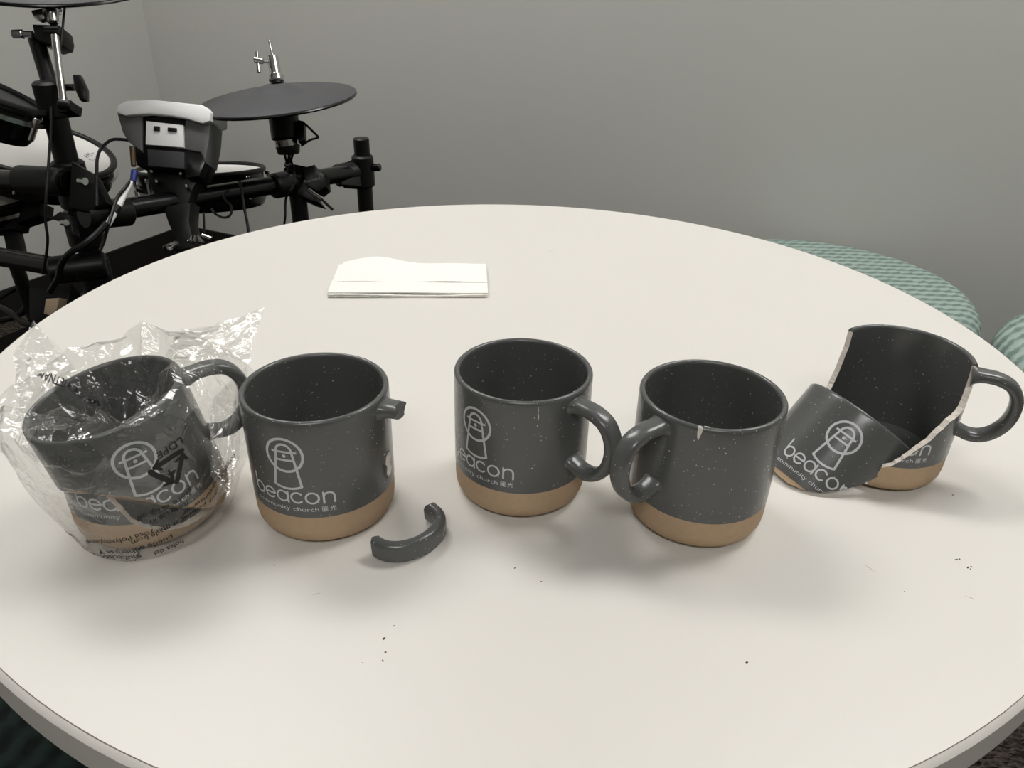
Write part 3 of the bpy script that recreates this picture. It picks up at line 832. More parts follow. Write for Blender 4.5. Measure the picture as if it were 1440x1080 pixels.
# printing on the bag: text is laid out round the bag and dropped on to the film
def bag_text(parts_bm, txt, az_c, z_c, h, slope=0, flip=True, width=None, strokes=None, roll=0):
    b2 = font_mesh(txt, height=h, size_w=width, cut=1.5, bold=.012) if strokes is None else bmesh.new()
    if strokes is not None:
        for pts, w_ in strokes: ribbon(b2, pts, w_, lambda p: Vector((p.x, p.y, 0)), step=2)
    cr, sr = math.cos(roll), math.sin(roll)
    for v in b2.verts:
        x, y = v.co.x, v.co.y
        if flip: x, y = -x, -y
        x, y = x * cr - y * sr, x * sr + y * cr
        y += x * slope
        a = math.radians(az_c) + x * .001 / .052
        z = z_c + y * .001
        c = bag_c(z); o_ = Vector((c.x, c.y, TZ + max(z, .0008)))
        d = Vector((math.cos(a), math.sin(a), 0))
        hit = bag_tree.ray_cast(o_ + d * .12, -d, .12)
        v.co = (hit[0] + d * .0004) if hit[0] else o_ + d * .051
    me = bpy.data.meshes.new('tmp'); b2.to_mesh(me); b2.free(); parts_bm.from_mesh(me); bpy.data.meshes.remove(me)
for args in [('puede adherirse y', 285, .0165, 6.0, .10), ('es delgado', 243, .0185, 5.6, -.1), ('mu\u00f1ecitos para bebe', 258, .0100, 6.0, .0), ('bolsa del', 304, .0100, 5.4, .1), ('Keep away from', 262, .0035, 4.6, 0),
             ('This polybag is made from', 315, .0290, 5.0, .24), ('Recycled Polyethylene', 284, .0265, 5.0, .10),
             ('Recycle in', 312, .0390, 5.0, .35), ('store drop off', 311, .0450, 5.0, .35), ('100% post-consumer', 340, .0400, 4.6, .30),
             ('para bebe', 226, .0130, 5.4, -.1), ('consumer', 358, .0420, 5.0, .2), ('LDPE', 325, .0800, 6.0, .30), ('4', 321, .0660, 8.0, .3)]:
    bm = bmesh.new(); bag_text(bm, *args); o = wobj('warning_text', bm, M_ink, bag); o['kind'] = 'stuff'
# one line lies on the folded top of the bag
b2 = font_mesh('MADE IN VIETNAM', height=5.2, cut=1.5, bold=.012)
for v in b2.verts:
    x, y = -v.co.x * .001, -v.co.y * .001; cr, sr = math.cos(-.25), math.sin(-.25)
    q_ = Vector((-.259 + x * cr - y * sr, .392 + x * sr + y * cr, TZ + .2))
    hit = bag_tree.ray_cast(q_, Vector((0, 0, -1)), .3)
    v.co = hit[0] + Vector((0, 0, .0005)) if hit[0] else Vector((q_.x, q_.y, TZ + .09))
o = wobj('warning_text', b2, M_ink, bag); o['kind'] = 'stuff'
bm = bmesh.new()
tri = []
for k in range(3):
    a0 = math.radians(90 + 120 * k)
    A = Vector((math.cos(a0), math.sin(a0))) * 10.6; B = Vector((math.cos(a0 + 2 * PI / 3), math.sin(a0 + 2 * PI / 3))) * 10.6
    d = (B - A).normalized(); n_ = Vector((d.y, -d.x))
    p0 = A + d * 3.4; p1 = B - d * 4.6
    tri.append(([tuple(A + d * 1.2 - n_ * .4), tuple(p0), tuple(p1)], 2.7))
    for s_ in (1, -1): tri.append(([tuple(p1 + d * 1.6), tuple(p1 - d * 1.2 + n_ * 2.9 * s_)], 1.4))
    tri.append(([tuple(p1 + d * .8), tuple(p1 - d * .8)], 3.2))
bag_text(bm, '', 321, .0665, 1, .3, strokes=tri)
wobj('recycling_mark', bm, M_ink, bag)['label'] = 'black triangle of three chasing arrows around a 4'

# ------------------------------------------------------------------ folded paper towel
nap = thing('paper_towel', 'folded white paper towel lying at the back of the table', 'paper towel', (-.113, .783, TZ))
def sheet(name, x0, x1, y0, y1, zf, th, rotdeg=4):
    bm = bmesh.new(); nx, ny = 26, 12
    g = []
    R_ = Matrix.Rotation(math.radians(rotdeg), 3, 'Z')
    for s_ in (0, 1):
        G = []
        for i in range(nx + 1):
            row = []
            for j in range(ny + 1):
                u, v = i / nx, j / ny
                x = x0 + (x1 - x0) * u; y = y0 + (y1 - y0) * v
                if j == ny: y += .004 * math.sin(u * 7) * (1 - u)
                z = zf(u, v) + (th if s_ else 0)
                row.append(bm.verts.new(R_ @ Vector((x, y, z))))
            G.append(row)
        g.append(G)
    for s_ in (0, 1):
        for i in range(nx):
            for j in range(ny):
                q = (g[s_][i][j], g[s_][i + 1][j], g[s_][i + 1][j + 1], g[s_][i][j + 1]); bm.faces.new(q if s_ else q[::-1])
    for i in range(nx):
        for j, fl in ((0, 1), (ny, 0)):
            q = (g[0][i][j], g[0][i + 1][j], g[1][i + 1][j], g[1][i][j]); bm.faces.new(q if fl else q[::-1])
    for j in range(ny):
        for i, fl in ((0, 0), (nx, 1)):
            q = (g[0][i][j], g[0][i][j + 1], g[1][i][j + 1], g[1][i][j]); bm.faces.new(q if fl else q[::-1])
    bmesh.ops.recalc_face_normals(bm, faces=bm.faces)
    o = obj(name, bm, M_paper, nap, True)
sheet('bottom_fold', -.083, .082, -.045, .040, lambda u, v: .0003 + .0004 * math.sin(u * 9), .0012)
sheet('middle_fold', -.083, .082, -.0455, .041, lambda u, v: .0022 + .0008 * math.sin(u * 6 + 1) + .003 * v * math.exp(-((u - .3) / .2) ** 2), .0010)
sheet('top_fold', -.083, .0825, -.043, -.012, lambda u, v: .0040 + .0005 * math.sin(u * 5) + .0006 * v, .0012)
sheet('raised_fold', -.077, .0825, -.016, .039, lambda u, v: .0055 + .0012 * math.sin(v * PI) + .0065 * v * math.exp(-((u - .25) / .2) ** 2) + .0006 * math.sin(u * 11), .0010)

# ------------------------------------------------------------------ round upholstered stools
def make_stool(label, x, y, rz, fab=None):
    fab = fab or M_fabric
    t = thing('round_stool', label, 'stool', (x, y, 0), 'round upholstered stools around the table', rot=Matrix.Rotation(rz, 3, 'Z').to_quaternion())
    R_, H_ = .33, .43
    bm = bmesh.new(); pr = [(0, H_), (R_ * .5, H_ - .001), (R_ - .055, H_ - .004)]
    for k in range(1, 8):
        a = PI / 2 - k * PI / 14; pr.append((R_ - .05 + .05 * math.cos(a), H_ - .052 + .047 * math.sin(a)))
    pr += [(R_ - .003, H_ - .075), (R_ - .01, H_ - .082), (0, H_ - .082)]
    add_lathe(bm, pr, 96); obj('seat_cushion', bm, fab, t, True)
    bm = bmesh.new(); add_lathe(bm, [(0, H_ - .083), (R_ - .012, H_ - .083), (R_ - .006, H_ - .10), (R_ - .008, .06), (R_ - .012, .05), (0, .05)], 96); obj('body', bm, fab, t, True)
    bm = bmesh.new(); add_rod(bm, (0, 0, .0), (0, 0, .052), R_ - .04, seg=64, bevel=.004); obj('plinth', bm, M_black, t, True)
    return t
make_stool('round sage patterned stool behind the right side of the table, nearly whole arc visible', .688, 1.625, 1.85)
make_stool('round sage patterned stool cut off by the right edge of the photo', 1.255, 1.245, 2.3)
make_stool('round sage stool with shade painted into its fabric, below the left front edge of the table', -.66, .40, 0, M_fabric_shaded)

# ------------------------------------------------------------------ electronic drum kit
def vert_rod(bm, px, py, d, r, y_top=None, z_top=None, z0=0.0, bevel=0):
    c = P(px, py, d)
    if y_top is not None:
        # height at which the vertical through c meets image row y_top
        lo, hi = 0, 2.2
        for _ in range(50):
            mz = (lo + hi) / 2; q = Vector((c.x, c.y, mz)) - CAM; row = 540 - FPX * q.dot(UP) / q.dot(FW)
            if row > y_top: lo = mz
            else: hi = mz
        z_top = lo
    add_rod(bm, (c.x, c.y, z0), (c.x, c.y, z_top), r, seg=24, bevel=bevel)
    return Vector((c.x, c.y, z_top))

mt_o = None
bm = bmesh.new(); add_box(bm, (0, 0, .004), (1.75, 1.15, .008), rotm, bevel=.003)
mpos = CORN + BD * .98 + LD * .68
o = obj('drum_mat', bm, M_mat, None); o.location = (mpos.x, mpos.y, 0); tag(o, 'black floor mat under the electronic drum kit', 'mat')

rack = thing('drum_rack', 'black tubular drum rack with clamps standing in the left corner', 'drum rack', (P(87, 200, 1.30).x, P(87, 200, 1.30).y, 0))
def part(name, bm, m_, root, smooth=True): return wobj(name, bm, m_, root, smooth)
bm = bmesh.new(); topA = vert_rod(bm, 87, 200, 1.30, .019, y_top=150, z0=.008, bevel=.002); part('post', bm, M_black, rack)
bm = bmesh.new(); vert_rod(bm, 420, 285, 1.67, .018, y_top=245, z0=.008, bevel=.002); part('post', bm, M_black, rack)
bm = bmesh.new(); vert_rod(bm, 511, 240, 1.78, .018, y_top=194, z0=.008, bevel=.002); part('post', bm, M_black, rack)
bm = bmesh.new(); add_rod(bm, P(118, 303, 1.32), P(505, 241, 1.78), .0185, seg=24); part('crossbar', bm, M_blackg, rack)
bm = bmesh.new(); add_rod(bm, P(-260, 246, 1.5), P(98, 256, 1.30), .0175, seg=24); part('crossbar', bm, M_blackg, rack)
endB = P(-260, 246, 1.5)
bm = bmesh.new(); add_rod(bm, (endB.x, endB.y, P(118, 382, 1.38).z), P(118, 382, 1.38), .0175, seg=24); part('crossbar', bm, M_blackg, rack)
bm = bmesh.new(); add_rod(bm, (endB.x, endB.y, 0), (endB.x, endB.y, endB.z + .09), .019, seg=24, bevel=.002); part('post', bm, M_black, rack)
# clamps: sleeves
def sleeve(bm, a, b, r): add_rod(bm, a, b, r, seg=24, bevel=.004)
A0 = P(87, 200, 1.30); AV = Vector((A0.x, A0.y, 0))
def onA(py):
    c = A0; lo, hi = 0, 2.2
    for _ in range(50):
        mz = (lo + hi) / 2; q_ = Vector((c.x, c.y, mz)) - CAM
        if 540 - FPX * q_.dot(UP) / q_.dot(FW) > py: lo = mz
        else: hi = mz
    return Vector((c.x, c.y, lo))
bm = bmesh.new(); sleeve(bm, onA(292), onA(226), .027); sleeve(bm, P(28, 252, 1.33), P(92, 256, 1.30), .024)
add_prism(bm, [P(100, 226, 1.28), P(128, 243, 1.28), P(150, 285, 1.30), P(125, 300, 1.30), P(96, 292, 1.29)], FW * .03, bevel=.003)
part('corner_clamp', bm, M_black, rack)
bm = bmesh.new(); sleeve(bm, onA(345), onA(296), .030); sleeve(bm, P(118, 303, 1.31), P(182, 298, 1.38), .0245)
add_prism(bm, [P(70, 307, 1.27), P(84, 297, 1.27), P(98, 304, 1.27), P(104, 330, 1.27), P(92, 322, 1.27), P(86, 311, 1.27)], FW * .02, bevel=.002)
part('corner_clamp', bm, M_black, rack)
bm = bmesh.new(); add_rod(bm, P(112, 254, 1.27), P(120, 255, 1.265), .006); part('bolt', bm, M_chrome, rack)
bm = bmesh.new(); add_rod(bm, P(88, 313, 1.262), P(93, 313, 1.255), .005); part('bolt', bm, M_chrome, rack)
bm = bmesh.new(); sleeve(bm, onA(418), onA(362), .027); sleeve(bm, P(70, 381, 1.37), P(150, 372, 1.40), .025); part('corner_clamp', bm, M_black, rack)
bm = bmesh.new()
cD = P(511, 240, 1.78)
def onV(c, py):
    lo, hi = 0, 2.2
    for _ in range(50):
        mz = (lo + hi) / 2; q_ = Vector((c.x, c.y, mz)) - CAM
        if 540 - FPX * q_.dot(UP) / q_.dot(FW) > py: lo = mz
        else: hi = mz
    return Vector((c.x, c.y, lo))
sleeve(bm, onV(cD, 262), onV(cD, 218), .025); sleeve(bm, P(472, 248, 1.745), P(505, 240, 1.78), .025)
add_prism(bm, [P(478, 234, 1.73), P(498, 222, 1.76), P(506, 216, 1.76), P(508, 262, 1.76), P(480, 260, 1.73)], FW * .035, bevel=.004)
part('corner_clamp', bm, M_black, rack)
bm = bmesh.new(); add_rod(bm, P(524, 236, 1.77), P(535, 235, 1.765), .0085, bevel=.002); part('knob', bm, M_blackg, rack)
bm = bmesh.new()
add_prism(bm, [P(424, 236, 1.63), P(442, 231, 1.63), P(446, 240, 1.63), P(456, 243, 1.64), P(458, 262, 1.64), P(448, 270, 1.64), P(432, 262, 1.63)], FW * .05, bevel=.003)
add_prism(bm, [P(398, 236, 1.64), P(412, 230, 1.64), P(432, 234, 1.64), P(436, 266, 1.64), P(450, 286, 1.64), P(436, 282, 1.64), P(404, 268, 1.64)], FW * .06, bevel=.003)
part('tube_clamp', bm, M_black, rack)
# lettering on the clamp
b2 = font_mesh('Roland', size_w=.034 * 1000, height=9, cut=50)
e1 = (P(451, 250.5, 1.625) - P(428, 255.5, 1.625)).normalized(); e2 = UP.cross(FW).cross(FW)
e2 = -FW.cross(e1).normalized(); e2 = e2 if e2.z > 0 else -e2
for v in b2.verts: v.co = P(439.5, 255, 1.622) + e1 * v.co.x * .001 + e2 * v.co.y * .001
part('lettering', b2, M_greyprint, rack, False)
bm = bmesh.new(); add_rod(bm, P(434, 267, 1.60), P(452, 280, 1.60), .0042); part('drum_key_bolt', bm, M_chrome, rack)
bm = bmesh.new(); add_rod(bm, P(452, 280, 1.60), P(468, 295, 1.60), .0028); part('bolt_shaft', bm, M_black, rack)
bm = bmesh.new(); sleeve(bm, P(384, 262, 1.60), P(404, 258, 1.63), .026); part('corner_clamp', bm, M_black, rack)

# ---- cymbal boom on the left post
boom = thing('cymbal_boom', 'upright cymbal boom with a chrome rod rising from the left rack post', 'cymbal boom', (topA.x, topA.y, 0))
bm = bmesh.new(); sleeve(bm, onA(165), onA(114), .0225)
add_prism(bm, [P(51, 113, 1.26), P(76, 110, 1.26), P(84, 140, 1.26), P(103, 144, 1.26), P(101, 156, 1.26), P(64, 160, 1.26)], FW * .03, bevel=.003)
part('lower_clamp', bm, M_black, boom)
bm = bmesh.new(); add_rod(bm, P(72, 125, 1.28), P(50, 52, 1.28), .0125, seg=20); part('tube', bm, M_black, boom)
bm = bmesh.new(); add_prism(bm, [P(44, 33, 1.25), P(81, 34, 1.25), P(84, 48, 1.25), P(82, 58, 1.25), P(68, 62, 1.25), P(48, 53, 1.25)], FW * .045, bevel=.004)
add_rod(bm, P(63, 41, 1.24), P(83, 41, 1.24), .004); add_rod(bm, P(63, 44.5, 1.24), P(83, 44.5, 1.24), .003); part('upper_clamp', bm, M_black, boom)
bm = bmesh.new(); add_rod(bm, P(77, 50, 1.235), P(89, 146, 1.235), .0058, .0064, seg=14); part('chrome_rod', bm, M_chrome, boom)
bm = bmesh.new(); add_rod(bm, P(46, 48, 1.25), P(33, 48, 1.25), .005); add_rod(bm, P(33, 48, 1.25), P(18, 48, 1.25), .0075, .007, seg=10, bevel=.001); part('drum_key_bolt', bm, M_chrome, boom)
bm = bmesh.new(); add_rod(bm, P(91, 123, 1.25), P(104, 123, 1.25), .0055)
add_prism(bm, [P(101, 104, 1.24), P(111, 104, 1.24), P(120, 124, 1.24), P(120, 140, 1.24), P(111, 140, 1.24), P(103, 123, 1.24)], FW * .014, bevel=.003); part('wing_knob', bm, M_blackg, boom)
bm = bmesh.new(); add_rod(bm, P(83, 146, 1.23), P(101, 149, 1.23), .0085, bevel=.002); part('rod_stop', bm, M_black, boom)
bm = bmesh.new(); add_rod(bm, P(62, -6, 1.27), P(72, 18, 1.25), .013, .0125, seg=20, bevel=.002); add_rod(bm, P(72, 14, 1.25), P(75, 33, 1.25), .0105, .009, seg=20, bevel=.002)
add_rod(bm, P(64, 14, 1.25), P(84, 14, 1.27), .008, seg=14, bevel=.002); part('tilter', bm, M_chrome, boom)
bm = bmesh.new(); add_prism(bm, [P(42, 14, 1.24), P(58, 11, 1.24), P(63, 26, 1.24), P(55, 29, 1.24), P(47, 25, 1.24)], FW * .012, bevel=.003); part('wing_nut', bm, M_chrome, boom)

def img_axis(px, py, d, ratio, roll):
    """unit normal of a disc whose outline is seen as an ellipse of this ratio and image roll (deg)"""
    c = P(px, py, d)
    V = (c - CAM).normalized()
    u = (UP - V * UP.dot(V)).normalized(); rt = V.cross(u)
    rr, ra = roll, ratio
    for _ in range(40):
        r = math.radians(rr)
        u2 = u * math.cos(r) - rt * math.sin(r); e = math.asin(min(.99, ra))
        n = (u2 * math.cos(e) - V * math.sin(e)).normalized()
        F = frame_of(n); sx = sxx = syy = sxy = 0; N = 48; q = []
        for k in range(N):
            w_ = c + F @ Vector((.1 * math.cos(2 * PI * k / N), .1 * math.sin(2 * PI * k / N), 0)) - CAM
            q.append((w_.dot(RT) / w_.dot(FW), w_.dot(UP) / w_.dot(FW)))
        mx_, my_ = sum(a for a, b in q) / N, sum(b for a, b in q) / N
        for a, b in q: sxx += (a - mx_) ** 2; syy += (b - my_) ** 2; sxy += (a - mx_) * (b - my_)
        ang = .5 * math.atan2(2 * sxy, sxx - syy)
        tr = (sxx + syy) / 2; df = math.sqrt(((sxx - syy) / 2) ** 2 + sxy ** 2)
        mr = math.sqrt(max(1e-9, (tr - df) / (tr + df)))
        rr += (roll - math.degrees(ang)) * .7; ra = min(.95, max(.02, ra + (ratio - mr) * .7))
    return n
def axis_mat(c, n):
    return Matrix.Translation(c) @ frame_of(n).to_4x4()

def cymbal(label, px, py, d, R_, ratio, roll):
    c = P(px, py, d); n = img_axis(px, py, d, ratio, roll); M_ = axis_mat(c, n)
    t = thing('cymbal_pad', label, 'cymbal pad', c)
    bm = bmesh.new()
    add_lathe(bm, [(0, .023), (.022, .0222), (.036, .018), (.050, .0120), (.08, .009), (R_ * .8, .004), (R_ - .004, -.0015), (R_, -.004), (R_, -.0055)], 72, M_)
    part('playing_surface', bm, M_rubber, t)
    bm = bmesh.new(); add_lathe(bm, [(R_, -.0055), (R_ + .0012, -.0075), (R_ - .001, -.0105), (R_ - .02, -.011), (.05, -.004), (0, -.003)], 72, M_); part('underside', bm, M_blackg, t)
    return t, M_, n
t1, Mx, nx_ = cymbal('round dark grey rubber cymbal pad with a chrome clutch above it', 390, 136, 1.50, .1525, .175, 7.0)
def L3(M_, a, b, c): return M_ @ Vector((a, b, c))
def img_rod(bm, a, b, r, r2=None, **k): add_rod(bm, P(*a), P(*b), r, r2, **k)
bm = bmesh.new(); img_rod(bm, (384, 82, 1.5), (378.5, 57, 1.5), .0022, seg=10); part('pull_rod', bm, M_chrome, t1)
bm = bmesh.new(); img_rod(bm, (388, 108, 1.5), (383, 80, 1.5), .0108, .0112, seg=20, bevel=.001); img_rod(bm, (389, 115, 1.5), (388, 105, 1.5), .0145, .0145, seg=24, bevel=.002); part('clutch', bm, M_chrome, t1)
bm = bmesh.new(); img_rod(bm, (377, 87, 1.49), (365, 86, 1.485), .003, seg=10); img_rod(bm, (361, 72, 1.485), (364, 102, 1.485), .0028, .0038, seg=10, bevel=.001); img_rod(bm, (357, 84, 1.485), (371, 86, 1.485), .006, seg=12, bevel=.002); part('wing_screw', bm, M_chrome, t1)
bm = bmesh.new(); img_rod(bm, (390, 119, 1.5), (389, 114, 1.5), .011, seg=20); part('felt', bm, M_black, t1)
hs = thing('cymbal_holder', 'black and chrome holder carrying the grey cymbal pad above the rack', 'cymbal holder', P(408, 240, 1.62))
bm = bmesh.new(); img_rod(bm, (402, 197, 1.51), (397, 152, 1.50), .0270, .0292, seg=28, bevel=.002); part('sensor_housing', bm, M_black, hs)
bm = bmesh.new(); img_rod(bm, (404, 204, 1.515), (402, 195, 1.51), .0235, .0245, seg=28); part('collar', bm, M_chrome, hs)
bm = bmesh.new(); img_rod(bm, (406, 217, 1.52), (404, 202, 1.515), .0215, .0240, seg=28, bevel=.003); part('lower_cap', bm, M_black, hs)
bm = bmesh.new(); add_prism(bm, [P(418, 168, 1.49), P(427, 170, 1.49), P(428, 196, 1.49), P(420, 200, 1.49), P(416, 190, 1.49)], FW * .02, bevel=.002); part('jack_socket', bm, M_black, hs)
bm = bmesh.new()
for a, b in (((400, 216, 1.53), (405, 236, 1.6)), ((412, 216, 1.53), (406, 236, 1.6)), ((406, 216, 1.52), (408, 240, 1.62)), ((408, 216, 1.54), (402, 234, 1.6))): img_rod(bm, a, b, .0026, seg=8)
part('rod_bundle', bm, M_black, hs)
bm = bmesh.new(); img_rod(bm, (401, 230, 1.57), (407, 233, 1.57), .0055, seg=12, bevel=.001); img_rod(bm, (404, 226, 1.58), (405, 240, 1.6), .003, seg=8); part('bolt', bm, M_chrome, hs)

# crash pad cut by the top of the photo
t2, Mx2, _n = cymbal('black cymbal pad at the top left corner of the photo, edge only', 75, -40, 1.35, .18, .235, 0)

def drum(label, px, py, d, R_, ratio, roll, depth, head=M_head, hoop=.012, lugs=6, rimw=.009):
    c = P(px, py, d); n = img_axis(px, py, d, ratio, roll); M_ = axis_mat(c, n)
    t = thing('drum_pad', label, 'drum pad', c)
    bm = bmesh.new(); add_lathe(bm, [(0, .001), (R_ * .5, .0008), (R_ - rimw * .8, 0), (R_ - rimw * .5, -.004), (0, -.005)], 64, M_); part('head', bm, head, t)
    bm = bmesh.new(); pr = []
    for k in range(13):
        a = 2 * PI * k / 12; pr.append((R_ - rimw * .5 + rimw * .5 * math.cos(a), .002 + .006 * math.sin(a)))
    add_lathe(bm, pr, 64, M_); part('rim', bm, M_black, t)
    if hoop:
        bm = bmesh.new(); add_lathe(bm, [(R_ - .004, -hoop), (R_ + .003, -hoop - .001), (R_ + .004, -hoop - .008), (R_ - .004, -hoop - .010), (R_ - .004, -hoop)], 64, M_); part('hoop', bm, M_chrome, t)
    bm = bmesh.new(); add_lathe(bm, [(R_ - .006, -.003), (R_ - .006, -depth + .012), (R_ - .012, -depth), (0, -depth)], 64, M_); part('shell', bm, M_blackg, t)
    for k in range(lugs):
        a = 2 * PI * k / lugs + .3; bm = bmesh.new()
        q = Vector((math.cos(a), math.sin(a), 0)) * (R_ + .002)
        add_rod(bm, M_ @ (q + Vector((0, 0, -.006))), M_ @ (q + Vector((0, 0, -depth * .7))), .0032, seg=8)
        add_rod(bm, M_ @ (q + Vector((0, 0, -.004))), M_ @ (q + Vector((0, 0, -.012))), .006, seg=8, bevel=.001); part('lug', bm, M_chrome, t)
    return t, M_
tF, MF = drum('white mesh drum pad with a black rim behind the left rack post', 51, 209, 1.62, .153, .31, -11, .06, lugs=6, rimw=.014)
# small signature mark printed on the head
bm = bmesh.new()
for pts in ([(0, 0), (1, 4), (3, 6), (5, 4), (3, 2), (6, 1), (9, 3)], [(-3, 2), (0, 5), (4, 1), (2, -1), (-1, 1)], [(2, 3), (8, 5), (12, 6)], [(4, -2), (6, -5), (8, -2), (12, -6), (13, -2)]):
    ribbon(bm, pts, .7, lambda p: MF @ Vector((0, 0, .0016)) + (P(121 + p.x * .9, 222 - p.y * 1.0, 1.62) - P(51, 209, 1.62)) , step=3)
part('printed_mark', bm, M_inkg, tF, False).parent = [c for c in tF.children if c.name.startswith('head')][0]
drum('low black drum pad with a chrome hoop behind the drum module', 283, 240, 1.72, .139, .10, 2, .075, hoop=.026, lugs=8)
drum('dark drum pad with a silver hoop at the left edge, upper one', -36, 120, 1.20, .102, .10, -22, .058, head=mat('dark_head', srgb(40, 40, 40), .7), lugs=5)
tI, MI = drum('small white headed drum pad at the left edge under the crossbar', -20, 272, 1.62, .113, .30, 8, .040, lugs=5)
# bracket and leg below the low pad
br = thing('pedal_tower', 'black bracket and leg below the low white pad at the left edge', 'stand', P(20, 320, 1.6))
bm = bmesh.new(); add_prism(bm, [P(-20, 292, 1.58), P(46, 282, 1.58), P(57, 285, 1.58), P(55, 303, 1.58), P(22, 314, 1.58), P(20, 322, 1.58), P(-20, 326, 1.58)], FW * .05, bevel=.004); part('bracket', bm, M_black, br)
bm = bmesh.new(); add_prism(bm, [P(2, 318, 1.6), P(22, 316, 1.6), P(34, 368, 1.6), P(12, 368, 1.6)], FW * .02, bevel=.002)
part('leg', bm, M_black, br)
bm = bmesh.new(); c_ = P(20, 366, 1.61); add_rod(bm, c_, (c_.x + .02, c_.y, .010), .014, seg=14); part('foot_tube', bm, M_black, br)

# ---- drum module seen from behind
mod = thing('drum_module', 'charcoal drum module with a white top shell seen from behind', 'drum module', P(230, 190, 1.42))
D0 = 1.40
def pp(pts, d): return [P(x, y, d) for x, y in pts]
bm = bmesh.new()
up_back = UP * .012 + FW * .085
add_prism(bm, pp([(163, 158), (165, 147), (178, 141), (215, 140), (245, 143), (283, 147), (296, 158), (296, 170), (284, 174), (262, 167), (240, 163), (210, 160), (182, 162), (176, 163)], D0 - .012), up_back, bevel=.004)
part('top_shell', bm, M_ltplastic, mod)
bm = bmesh.new()
add_prism(bm, pp([(164, 159), (180, 163), (200, 160), (200, 214), (180, 199), (172, 186)], D0), FW * .06, bevel=.003)
part('side_panel', bm, M_dkplastic, mod); bm = bmesh.new()
add_prism(bm, pp([(260, 166), (284, 174), (296, 171), (294, 196), (288, 228), (282, 214), (259, 210)], D0), FW * .06, bevel=.003)
part('side_panel', bm, M_dkplastic, mod)
bm = bmesh.new()
add_prism(bm, pp([(199, 160), (212, 159), (240, 162), (262, 167), (260, 210), (284, 212), (289, 226), (280, 248), (262, 250), (258, 238), (208, 236), (192, 232), (186, 206), (200, 206)], D0 + .004), FW * .055, bevel=.002)
part('rear_frame', bm, M_blackg, mod)
bm = bmesh.new(); add_prism(bm, pp([(205.5, 170), (257.5, 176), (258.5, 207.5), (204.5, 203)], D0 - .003), FW * .01, bevel=.001); part('port_panel', bm, M_ltplastic, mod)
panel_o = bpy.context.scene.collection.objects[-1]
for pts in ([(216, 177), (224, 177.5), (224, 184), (216, 183.5)], [(235.5, 179), (248, 180), (248, 185), (235.5, 184)]):
    bm = bmesh.new(); add_prism(bm, pp(pts, D0 - .0065), FW * .006, bevel=.0006); part('port', bm, M_blackg, mod).parent = panel_o
bm = bmesh.new(); add_prism(bm, pp([(207, 210), (259, 214), (259, 237), (208, 233)], D0 - .006), FW * .012, bevel=.001); part('lower_cover', bm, mat('dark_grey_plastic', srgb(44, 44, 46), .5), mod)
# module stand
ms = thing('module_stand', 'black stand under the drum module clamped to the crossbar', 'module stand', P(250, 300, 1.44))
bm = bmesh.new()
add_prism(bm, pp([(204, 234), (214, 230), (262, 236), (281, 246), (270, 268), (264, 290), (238, 300), (222, 284), (210, 262)], 1.43), FW * .05, bevel=.004); part('bracket', bm, M_black, ms)
bm = bmesh.new(); add_prism(bm, pp([(228, 290), (268, 284), (266, 312), (274, 348), (248, 352), (244, 330), (236, 314)], 1.415), FW * .045, bevel=.004); part('column', bm, M_black, ms)
bm = bmesh.new(); c_ = P(258, 345, 1.43); add_rod(bm, c_, (c_.x + .01, c_.y + .01, .008), .018, seg=16); part('lower_tube', bm, M_black, ms)
bm = bmesh.new(); add_prism(bm, pp([(267, 300), (270, 300), (277, 330), (285, 340), (268, 343)], 1.44), FW * .012, bevel=.001); part('grey_strut', bm, M_dkplastic, ms)
bm = bmesh.new(); add_rod(bm, P(233, 352, 1.40), P(250, 342, 1.42), .009, .006, seg=12, bevel=.002); add_rod(bm, P(268, 341, 1.41), P(273, 331, 1.42), .007, .005, seg=12, bevel=.002); add_rod(bm, P(284, 331, 1.42), P(298, 336, 1.42), .005, seg=10, bevel=.001); part('chrome_bolt', bm, M_chrome, ms)
bm = bmesh.new()
for x, y in ((220, 255), (213, 241), (254, 244), (262, 262)):
    bm = bmesh.new(); add_rod(bm, P(x, y, 1.405), P(x, y + .5, 1.438), .0032, seg=10, bevel=.001); part('screw', bm, M_chrome, ms)

# ---- cables
def cable(label, pts, r, m_=M_black, name='cable'):
    bm = bmesh.new(); add_tube(bm, [P(*q_) for q_ in pts], r, seg=8, n=8)
    o = obj(name, bm, m_, None, True)
    return tag(o, label, 'cable')
cable('thin black cable hanging from the top cymbal pad along the boom', [(92, 2, 1.3), (90, 20, 1.26), (87, 50, 1.25), (84, 78, 1.25), (80, 110, 1.27)], .0020)
cable('black cable hanging straight down left of the rack post', [(72, 150, 1.25), (71, 190, 1.245), (68, 235, 1.24), (65, 275, 1.24), (64, 310, 1.25), (67, 335, 1.26), (65, 358, 1.28), (60, 385, 1.33)], .0024)
cable('black cable looping from the drum module over the white pad', [(186, 198, 1.41), (170, 196, 1.40), (156, 197, 1.38), (143, 208, 1.36), (137, 222, 1.33), (136, 245, 1.30), (136, 290, 1.27)], .0028)
cable('black cable drooping under the crossbar behind the module', [(312, 268, 1.5), (316, 280, 1.5), (325, 290, 1.5), (324, 302, 1.5), (315, 306, 1.5), (303, 301, 1.5), (298, 294, 1.52)], .0024)
cable('black cable running down from the crossbar to the table edge', [(337, 254, 1.5), (340, 270, 1.5), (343, 290, 1.5), (348, 315, 1.5), (352, 345, 1.5)], .0028)
cable('short thin cable hanging just right of the module stand', [(286, 298, 1.5), (287, 312, 1.5), (287, 330, 1.5)], .0020)
cable('cable bent in a sharp triangle beside the cymbal holder', [(427, 173, 1.49), (434, 179, 1.49), (441, 186, 1.49), (447, 192, 1.49), (446, 194, 1.49), (436, 197, 1.49), (424, 205, 1.50)], .0022)
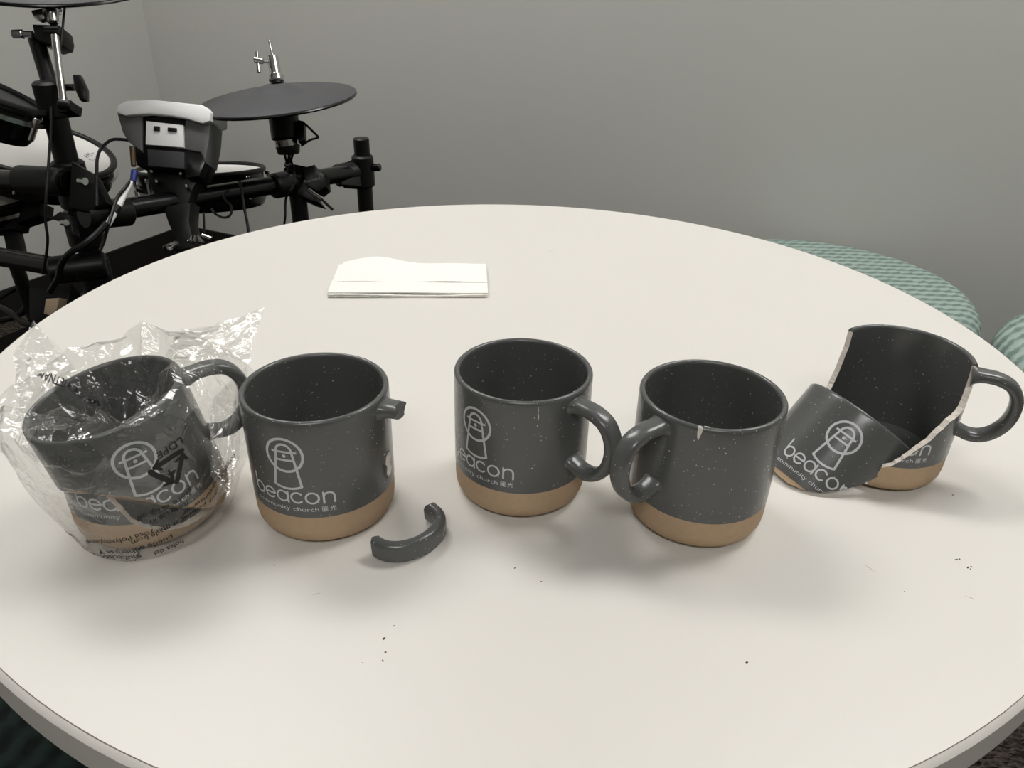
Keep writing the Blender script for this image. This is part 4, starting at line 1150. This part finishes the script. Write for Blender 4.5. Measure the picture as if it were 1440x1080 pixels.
cable('black cable running down past the chrome bolt of the cymbal holder', [(409, 225, 1.55), (413, 240, 1.58), (414, 256, 1.58), (408, 270, 1.58), (402, 280, 1.6), (401, 305, 1.6), (399, 320, 1.62)], .0024)
cable('black cable curving from the blue plug down to the rack', [(186, 252, 1.36), (176, 264, 1.34), (165, 278, 1.33), (160, 292, 1.32), (152, 318, 1.30), (146, 338, 1.30), (141, 352, 1.3)], .0030)
cable('thick black cable winding over the lower crossbar', [(150, 314, 1.29), (135, 330, 1.28), (118, 344, 1.27), (98, 356, 1.27), (86, 372, 1.28), (82, 390, 1.3), (70, 410, 1.32)], .0055)
pl_ = thing('audio_plug', 'white and blue jack plug hanging left of the drum module', 'plug', P(187, 245, 1.37))
bm = bmesh.new(); img_rod(bm, (186, 206, 1.37), (188, 234, 1.37), .0050, .0045, seg=12, bevel=.001); part('barrel', bm, M_brass, pl_)
bm = bmesh.new(); img_rod(bm, (189, 240, 1.365), (187, 256, 1.36), .0058, .0052, seg=12, bevel=.001); part('blue_collar', bm, M_bluep, pl_)
bm = bmesh.new(); img_rod(bm, (185, 255, 1.355), (166, 291, 1.33), .0035, .0058, seg=12, bevel=.001); img_rod(bm, (162, 297, 1.325), (151, 317, 1.31), .0058, .0050, seg=12, bevel=.001); part('white_sleeve', bm, M_ltplastic, pl_)
bm = bmesh.new(); img_rod(bm, (166, 289, 1.327), (161, 299, 1.322), .0068, seg=12, bevel=.001); part('black_joint', bm, M_black, pl_)

# ---- small things at the foot of the kit, seen over the left of the table edge
bx = thing('pedal', 'dark foot pedal with a beige footboard block on the mat below the kit', 'pedal', P(60, 430, 1.55))
bm = bmesh.new(); add_prism(bm, pp([(40, 404), (100, 398), (96, 424), (84, 450), (40, 452)], 1.56), FW * .08 - UP * .05, bevel=.004); part('footboard', bm, M_black, bx)
bm = bmesh.new(); add_prism(bm, pp([(64, 420), (83, 419), (80, 434), (72, 444), (61, 441)], 1.53), FW * .03, bevel=.002); part('beige_block', bm, M_beige, bx)
cable('loose black cable coiled on the mat, upper loop', [(-20, 430, 1.7), (10, 412, 1.72), (28, 405, 1.72), (40, 418, 1.68), (30, 440, 1.66), (5, 450, 1.66), (-20, 446, 1.66)], .006)
cable('loose black cable coiled on the mat, lower strand', [(-20, 424, 1.66), (12, 438, 1.62), (30, 452, 1.6), (46, 456, 1.58), (60, 454, 1.58)], .006)
